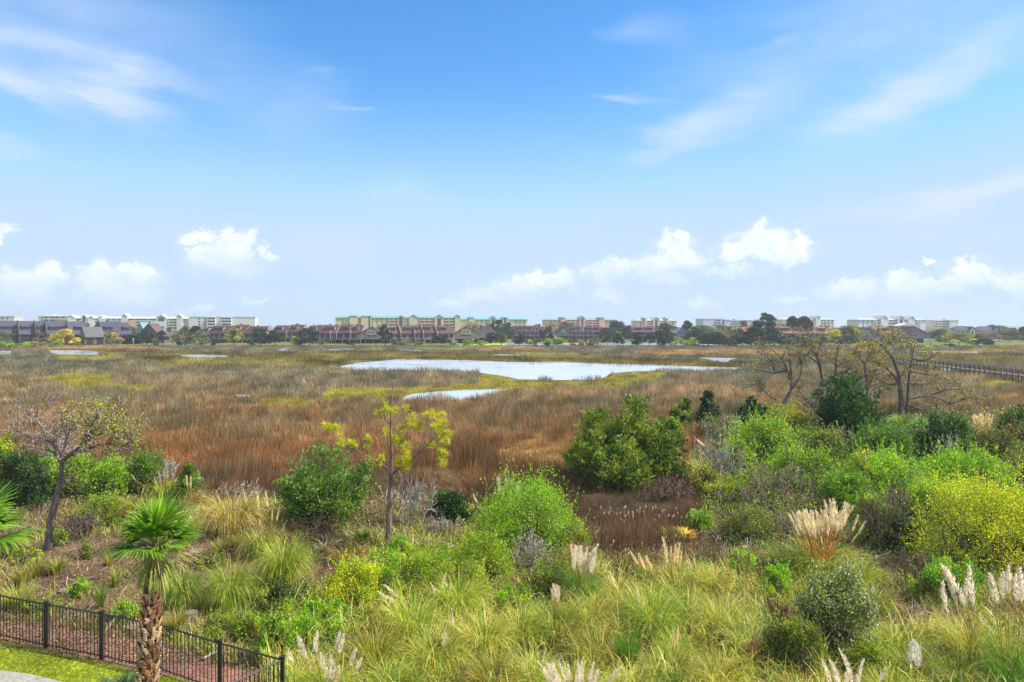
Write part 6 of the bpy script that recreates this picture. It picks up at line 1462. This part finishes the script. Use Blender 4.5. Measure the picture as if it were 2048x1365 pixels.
    gr('pampas_grass', 'pampas grass with two grey fluffy plumes, lower right', 1835, 1376, 120, 76, GRS + GRG, 8, PG, plumes=[(1814, 1278, 56), (1832, 1280, 58), (1842, 1288, 46)], pcols=[S(244, 236, 222), S(228, 220, 206)], plume_w=.12)
    gr('pampas_grass', 'pampas plumes leaning left at the bottom edge below the silvery shrub', 1710, 1460, 110, 90, GRS, 9, PG, plumes=[(1650, 1324, 46), (1668, 1320, 50), (1655, 1345, 40), (1690, 1340, 44), (1700, 1308, 56), (1716, 1320, 54), (1768, 1332, 42), (1672, 1338, 46)], pcols=PLM, plume_w=.11)
    gr('pampas_grass', 'thin tan plumes standing behind the fountain grass field, right of the compact fan', 1345, 1180, 80, 60, GRS, 10, PG, plumes=[(1331, 1078, 50), (1342, 1092, 38), (1350, 1088, 40), (1356, 1084, 42), (1364, 1100, 34), (1258, 1100, 34), (1272, 1104, 40), (1290, 1108, 44)], pcols=PLT, plume_w=.09)
    gr('pampas_grass', 'short pink tan plumes left of the compact fan of pale plumes', 1112, 1262, 100, 60, GRG, 11, PG, plumes=[(1105 + R.uniform(0, 22), R.uniform(1164, 1176), R.uniform(22, 32)) for _ in range(8)], pcols=[S(248, 222, 200), S(240, 226, 200)], plume_w=.11)
    gr('pampas_grass', 'grass with a few slim plumes in the middle of the fountain grass field', 1285, 1262, 130, 90, GRD + GRG, 12, PG, plumes=[(1276, 1172, 40), (1286, 1190, 40), (1220, 1142, 34), (1226, 1150, 34), (1216, 1205, 34)], pcols=PLT, plume_w=.09)
    gr('pampas_grass', 'sparse pampas plumes over the left side of the fountain grass field', 880, 1236, 130, 80, GRG, 13, PG, plumes=[(757, 1182, 24), (770, 1170, 36), (772, 1190, 30), (886, 1146, 32), (904, 1166, 28), (868, 1164, 28), (806, 1196, 22)], pcols=PLM, plume_w=.12)
    gr('pampas_grass', 'faded plume tuft in the lower middle grass', 890, 1330, 100, 70, GRS, 14, PG, plumes=[(876 + R.uniform(0, 32), R.uniform(1260, 1274), R.uniform(22, 30)) for _ in range(8)] + [(908, 1228, 24)], pcols=PLM, plume_w=.14)
    gr('pampas_grass', 'small far group of pale plumes behind the palm crown', 330, 1000, 60, 40, GRG, 15, PG, plumes=[(335, 929, 26), (350, 930, 28), (328, 936, 22), (318, 942, 24), (310, 954, 20), (262, 948, 16)], pcols=[S(214, 200, 186)], plume_w=.13)
    gr('pampas_grass', 'thin straw plumes beside the small cedar left of centre', 386, 1020, 46, 44, GRT, 16, PG, plumes=[(373, 950, 22), (381, 952, 24), (396, 980, 14), (438, 974, 12)], pcols=PLT, plume_w=.09)
    gr('pampas_grass', 'straw stalks with slim plumes on the large fountain grass left of centre', 540, 1095, 80, 50, GRT, 17, PG, plumes=[(486, 978, 28), (514, 985, 30), (534, 983, 32), (545, 1018, 22), (572, 1040, 22), (557, 1016, 26), (520, 1036, 22)], pcols=PLT, plume_w=.09)
    gr('pampas_grass', 'pair of slim plumes low in the field, right of the bright green tuft', 1352, 1335, 100, 70, GRG, 18, PG, plumes=[(1345, 1262, 34), (1356, 1254, 40), (1366, 1290, 36)], pcols=PLT, plume_w=.09)
    gr('pampas_grass', 'faint plumes in the scrub left of the dark rounded cedar', 1500, 920, 50, 40, GRT, 19, PG, plumes=[(1497, 868, 22), (1500, 880, 16), (1392, 878, 16), (1396, 882, 18)], pcols=PLM, plume_w=.14)
    gr('pampas_grass', 'distant straw plumes on the right bank near the right edge', 1962, 870, 80, 30, GRT, 20, PG, plumes=[(1945 + R.uniform(0, 52), R.uniform(826, 836), R.uniform(18, 26)) for _ in range(16)], pcols=PLT, plume_w=.12)
    gr('pampas_grass', 'two short tan plumes below the yellow willow', 1850, 1290, 70, 50, GRS, 21, PG, plumes=[(1824, 1234, 26), (1862, 1230, 32), (1868, 1238, 28)], pcols=PLT, plume_w=.12)
    Fg = [('large fountain grass left of centre with a pale green right side', 568, 1176, 118, 118, GRG, 1.0), ('left one of the paired fountain grasses on the bare soil', 364, 1226, 96, 104, GRG + GRD, 1), ('right one of the paired fountain grasses on the bare soil', 458, 1226, 112, 112, GRG + GRD, 1), ('dry straw fountain grass at the edge of the marsh, right of the palm', 460, 1076, 134, 98, GRS + GRT, 1), ('yellow green fountain grass right behind the palm crown', 278, 1050, 90, 72, GRG + GRY, 1), ('straw fountain grass left of the large one', 520, 1120, 90, 80, GRT + GRG, 1),
          ('fountain grass at the top left of the grass field', 918, 1240, 136, 96, GRG + GRS, 1), ('fountain grass with brown tips at the left of the grass field', 826, 1292, 150, 100, GRS + GRG, 1), ('fountain grass in the lower left of the grass field', 872, 1350, 150, 90, GRS + GRG, 1), ('green fountain grass beside the white plumes', 752, 1350, 130, 90, GRG, 1), ('fountain grass in the middle left of the grass field', 968, 1320, 146, 96, GRS, 1), ('fountain grass at the bottom edge, centre', 990, 1400, 150, 100, GRG + GRS, 1), ('fountain grass at the bottom edge beside the white plumes', 790, 1420, 160, 90, GRG + GRD, 1), ('fountain grass at the bottom edge by the fence corner', 585, 1420, 120, 80, GRG, 1), ('fountain grass left of the bottom plumes', 1068, 1390, 140, 90, GRS + GRG, 1),
          ('fountain grass below the short pink tan plumes', 1112, 1290, 140, 86, GRS + GRG, 1), ('fountain grass under the light green shrub', 1042, 1300, 130, 84, GRG + GRS, 1), ('straw coloured fountain grass behind the slim plumes', 1232, 1210, 120, 70, GRS + GRY, 1), ('dark green fountain grass in the centre of the field', 1306, 1280, 150, 96, GRD + GRG, 1), ('yellow fountain grass below the dark seed heads', 1428, 1196, 96, 72, GRY, 1), ('straw fountain grass at the right of the field', 1444, 1280, 156, 90, GRS + GRY, 1), ('straw fountain grass at the far right of the field beside the brown brush', 1500, 1318, 130, 84, GRS, 1), ('fountain grass just right of the dark green one', 1376, 1250, 120, 76, GRS + GRG, 1), ('fountain grass in the middle of the field, lower part', 1200, 1345, 150, 90, GRS + GRG, 1), ('bright green upright grass tuft low in the middle of the field', 1256, 1360, 70, 96, GRB, .9), ('fountain grass low in the field, right of the bright green tuft', 1340, 1385, 160, 96, GRG + GRS, 1), ('fountain grass at the bottom edge, right of centre', 1436, 1400, 150, 90, GRG + GRY, 1), ('pale fountain grass at the top of the field, right', 1350, 1205, 110, 64, GRS, 1), ('fountain grass between the centre and right plume groups', 1180, 1270, 130, 80, GRG + GRS, 1), ('straw grass on the right of the bottom plumes', 1260, 1420, 140, 80, GRS, 1),
          ('fountain grass at the right foot of the tall tan plume clump', 1722, 1182, 96, 72, GRG, 1), ('fountain grass at the left foot of the tall tan plume clump', 1566, 1150, 96, 62, GRG + GRY, 1), ('brown tipped grass right of the silvery shrub top', 1750, 1230, 90, 60, GRO + GRG, 1), ('fountain grass below the rusty dead bush', 1790, 1322, 140, 80, GRG, 1), ('sweeping fountain grass under the left leaning plumes', 1905, 1385, 150, 84, GRS + GRG, 1), ('bright green grass below the right edge plumes', 2010, 1400, 110, 110, GRB, 1), ('yellow grass below the grey fluffy plumes', 1775, 1420, 130, 80, GRY + GRG, 1), ('yellow grass tuft among grey shrubs, right of the cedar group', 1452, 1004, 60, 52, GRY, 1), ('yellow grass right of the narrow dark cedar', 1400, 950, 70, 46, GRY + GRS, 1), ('grass at the bottom edge below the silvery shrub', 1600, 1410, 120, 60, GRO + GRG, 1), ('orange brown grass by the mixed green and rust shrub', 1160, 1130, 80, 56, GRO, 1), ('yellow grass on the right bank, below the distant straw plumes', 1985, 885, 80, 40, GRY + GRT, 1),
          ('pale fallen pampas heads lying on the dark soil left of the pine', 650, 1100, 66, 22, GRT + PLM, 1), ('olive grass left of the yellow leaved shrub', 610, 1208, 60, 30, GRG, 1), ('rusty low grass patch on the bare soil near the pine', 690, 1118, 110, 26, GRO + GRT, 1), ('orange dry grass beside the fence corner shrub', 525, 1285, 50, 46, GRO, 1)]
    for i, (lb, px, py, w, h, c, _) in enumerate(Fg):
        gr('fountain_grass', lb, px, py, w, h, c, 100 + i, FG, upright=.2 if 'upright' in lb else .4, bend=1.0 if 'upright' in lb else 1.8)
    SG = 'small grass tufts on the bare soil'
    Tf = [(113, 1150, 46, 34, 'rounded grass tuft with a dark shaded side, right of two others'), (75, 1158, 44, 40, 'grass tuft between two others on the left soil'), (45, 1178, 52, 46, 'left grass tuft of three on the left soil'), (219, 1134, 24, 30, 'small upright tuft above the soil left of the palm'), (233, 1176, 34, 44, 'grass tuft with straw base left of the palm'), (202, 1220, 34, 56, 'tall narrow dark green tuft just behind the fence'), (36, 1225, 70, 56, 'large loose tuft behind the left end of the fence'), (242, 1236, 46, 42, 'loose tuft behind the fence by the palm trunk'), (352, 1270, 60, 50, 'grass tuft behind the fence right of the palm trunk'), (487, 1258, 50, 44, 'green tuft between the right fountain grass and low shrub'), (440, 1112, 46, 34, 'green tuft right of the sawn stump with a pale top'), (475, 1098, 40, 34, 'orange green tuft below the dry straw fountain grass'), (300, 1235, 30, 26, 'small tuft right behind the palm trunk'), (20, 1120, 50, 40, 'low tuft at the left edge of the bare soil'), (545, 1060, 50, 40, 'straw tuft in front of the bushy cedar')]
    for i, (px, py, w, h, lb) in enumerate(Tf):
        gr('grass_tuft', lb, px, py, w, h, (GRD if i in (5, 9) else GRG + GRT), 300 + i, SG, upright=.35, bend=1.2)
    # ---------------- cattail stand in front of the dark reeds
    rng = np.random.default_rng(8)
    for j, (lb, px, py, w, h, n) in enumerate([('stand of brown cattails with fluffy pale seed heads, left part', 1220, 1098, 70, 70, 24), ('stand of brown cattails with fluffy pale seed heads, middle part', 1280, 1100, 70, 76, 24), ('stand of brown cattails with fluffy pale seed heads, right part', 1330, 1096, 50, 70, 16), ('sparse cattails in front of the orange palmetto', 1390, 1125, 120, 50, 20), ('cattails scattered in the rusty low growth behind the fountain grass field', 1290, 1150, 150, 50, 26), ('cattail stalks behind the yellow fountain grass', 1500, 1175, 90, 60, 14)]):
        x, y, z = gp(px, py); W = w / F * y; H = h / F * y; root = thing('cattail_stand', lb, 'cattails', (x, y, z), 0, 'cattails at the marsh edge')
        g = Geo(); m = n * 9; a = rng.uniform(0, math.tau, m); blades(g, rng, np.c_[rng.uniform(-W / 2, W / 2, m), rng.uniform(-.6, 1.4, m), np.zeros(m)], a, rng.normal(0, .12, m), H * rng.uniform(.4, .95, m), .022, rng.uniform(.2, 1.2, m), 3, pick(rng, [S(124, 92, 68), S(104, 78, 60), S(150, 116, 84)], m, .2)); g.build('leaf_clump', M_dry, root)
        for k in range(n):
            b = np.array([rng.uniform(-W / 2, W / 2), rng.uniform(-.6, .8), 0]); t = b + [rng.normal(0, .08), rng.normal(0, .08), H * rng.uniform(.8, 1.1)]; g = Geo(); segs(g, [b], [t], .009, .007, S(150, 106, 72), 4); s = g.build('stalk', M_dry, root)
            g = Geo(); L = rng.uniform(.10, .17); tube(g, [t, t + [.01, 0, L * .35], t + [.015, 0, L * .75], t + [.02, 0, L]], [.016, .034, .03, .01], pick(rng, [S(214, 196, 176), S(190, 166, 144), S(150, 116, 92)], 1, .1)[0], 6, rng, .15); g.build('seed_head', M_plume, s)
    palmetto('pair of palmettos with bright stiff fans beside the twin trunked oak, left one', 1802, 862, 70, [S(110, 150, 44), S(140, 166, 50)], 1, 15, 1.1)
    palmetto('right one of the pair of palmettos beside the twin trunked oak', 1846, 866, 66, [S(120, 156, 46), S(100, 140, 44)], 2, 13, 1.1)
    palmetto('yellow and orange palmetto in front of the brown cattails, right half', 1370, 1080, 58, [S(224, 172, 40), S(230, 194, 54)], 3, 16, 1.1)
    palmetto('green and yellow palmetto touching the orange one', 1344, 1080, 54, [S(130, 160, 50), S(170, 170, 50)], 4, 12, 1.1)
    palmetto('small palmetto in the shade between the bushy cedar and the pine', 724, 1082, 56, [S(120, 146, 56), S(150, 166, 80)], 5, 11, 1.0)
    palmetto('dark blue green palmetto on the lawn inside the fence', 246, 1392, 86, [S(66, 96, 62), S(84, 110, 76)], 6, 15, .9)

def build_cover():
    """ground cover nobody could count: weeds, dead grass, twigs and litter over the bank"""
    rng = np.random.default_rng(99); N = 290000
    u = rng.random(N); d0, d1, p = 15.5, 82, 1.5
    y = (d0 ** (1 - p) + u * (d1 ** (1 - p) - d0 ** (1 - p))) ** (1 / (1 - p)); x = (rng.random(N) * 2 - 1) * (.78 * y + 4)
    px, py = to_px(x, y); ok = inpoly(px, py + 6 * rng.normal(size=N), BANK) & ~inpoly(px, py, LAWN_PX) & ~inpoly(px, py, MULCH_PX)
    bare = inpoly(px, py, BARE); nz = fbm(x, y, .8, 41, 3); ok &= ~(bare & (rng.random(N) > .08 + .3 * (nz > .6)))
    x, y, px, py, bare, nz = (a[ok] for a in (x, y, px, py, bare, nz)); z = height(x, y); n = len(x)
    n2 = fbm(x, y, .5, 42, 3); t = rng.random(n)
    right = (px > 1390) & (py < 1120)
    pal = {'g': LIMEG + OLIVEG + MIDG, 's': GRS + GRG, 'b': BRNL + GRT, 'o': OLIVEG + MIDG + DEEPG}
    # blades
    kb = np.where(right, t < .3, t < .6); m = int(kb.sum()); g = Geo()
    col = np.where((n2[kb] > .52)[:, None], pick(rng, pal['s'], m, .18), pick(rng, pal['b'], m, .2)); col = np.where((right[kb] & (rng.random(m) < .6))[:, None], pick(rng, pal['o'], m, .2), col)
    blades(g, rng, np.c_[x[kb], y[kb], z[kb] - .02], rng.uniform(0, math.tau, m), rng.uniform(0, .6, m), (.22 + .5 * n2[kb]) * rng.uniform(.5, 1.2, m), np.clip(.0007 * y[kb], .01, .06), rng.uniform(.3, 1.6, m), 3, col, tip=.2)
    # long arching dead and green blades that knit the fountain grass field together
    fp = [(560, 1180), (700, 1230), (860, 1150), (1000, 1200), (1130, 1160), (1380, 1130), (1540, 1200), (1560, 1365), (1760, 1290), (1900, 1260), (2080, 1250), (2080, 1800), (500, 1800), (520, 1330)]
    M = 60000; yy = rng.uniform(15.6, 28, M); xx = (rng.random(M) * 2 - 1) * .82 * yy; ppx, ppy = to_px(xx, yy); ok2 = inpoly(ppx, ppy, fp) & (fbm(xx, yy, 1.3, 47, 3) > .36) & (rng.random(M) < .8); xx, yy = xx[ok2], yy[ok2]; M = len(xx)
    tone = fbm(xx, yy, .9, 48, 3)[:, None]; cc = np.where(tone > .56, pick(rng, GRS, M, .25), np.where(tone > .44, pick(rng, GRG + GRY, M, .25), pick(rng, GRG + GRD + GRT, M, .3)))
    blades(g, rng, np.c_[xx, yy, height(xx, yy) + rng.uniform(-.02, .35, M)], rng.uniform(0, math.tau, M), rng.uniform(0, .9, M), rng.uniform(.35, 1.15, M), .00125 * yy * rng.uniform(.6, 1.3, M), rng.uniform(.5, 2.4, M), 4, cc, tip=.2)
    kind(g.build('wild_grass', M_grass), 'stuff')
    kl = ~kb & (t < np.where(right, .8, .88)); m = int(kl.sum()); g = Geo()
    hh = (.1 + .9 * n2[kl] ** 2) * rng.random(m) * np.where(bare[kl], .3, 1) * np.where(right[kl], 1.5, 1)
    col = np.where((nz[kl] > .5)[:, None], pick(rng, pal['g'], m, .18), pick(rng, pal['o'] + BRNL, m, .2))
    leaves(g, rng, np.c_[x[kl], y[kl], z[kl] + hh], rng.normal(size=(m, 3)) + [0, 0, .6], .0032 * y[kl], .002 * y[kl], col)
    kind(g.build('weeds', M_leaf), 'stuff')
    kt = ~kb & ~kl; m = int(kt.sum()); g = Geo(); a = np.c_[x[kt], y[kt], z[kt] - .02]; L = rng.uniform(.2, .8, m); d = unit(rng.normal(size=(m, 3)) * [1, 1, .5] + [0, 0, .55])
    segs(g, a, a + d * L[:, None], .00045 * y[kt], .00025 * y[kt], pick(rng, [GREYT, GREYT * .75, BRNT, S(132, 108, 86)], m, .2)); kind(g.build('dead_twigs', M_twig), 'stuff')
    # litter on the bare soil
    N = 42000; py = rng.uniform(1050, 1330, N); px = rng.uniform(-60, 800, N); ok = inpoly(px, py, BARE) | inpoly(px, py, MULCH_PX); px, py = px[ok], py[ok]; y = CZ * F / (py - HZ); x = (px - 1024) / F * y; z = height(x, y); n = len(x); g = Geo()
    d = rng.normal(size=(n, 3)) * [1, 1, .2]; leaves(g, rng, np.c_[x, y, z + .015 + rng.random(n) * .02], d, rng.uniform(.03, .13, n), rng.uniform(.015, .05, n), pick(rng, [S(150, 118, 90), S(108, 84, 64), S(80, 64, 52), S(176, 152, 122), S(120, 110, 98), S(100, 116, 50)], n, .3)); kind(g.build('leaf_litter', M_dry), 'stuff')
    # lawn
    N = 60000; y = rng.uniform(11, 22.8, N); x = -rng.uniform(.45, 1.0, N) * y * .8; px, py = to_px(x, y); ok = inpoly(px + 8 * rng.normal(size=N), py, LAWN_PX); x, y = x[ok], y[ok]; n = len(x); g = Geo()
    nn = fbm(x, y, 1.6, 44, 3)[:, None]; col = pick(rng, [S(136, 150, 30), S(120, 142, 32), S(160, 158, 44)], n, .14) * (1 - .2 * nn) + S(170, 140, 50) * .2 * nn
    blades(g, rng, np.c_[x, y, np.zeros(n)], rng.uniform(0, math.tau, n), rng.uniform(0, .5, n), rng.uniform(.05, .10, n), .012, rng.uniform(.2, 1, n), 2, col); kind(g.build('lawn_grass', M_grass), 'stuff')

build_fence(); build_path()
palm_tree('young cabbage palm with a shaggy boot covered trunk in front of the fence', 287, 1092, 13.0, (.12, .2), 30, .62, .42, 11)
palm_tree('palm cut off by the left edge, only its right fronds showing', -78, 1085, 11.2, (0, .1), 26, .70, .50, 12)
build_pine(); build_traced(); build_debris(); build_plants(); build_cover()
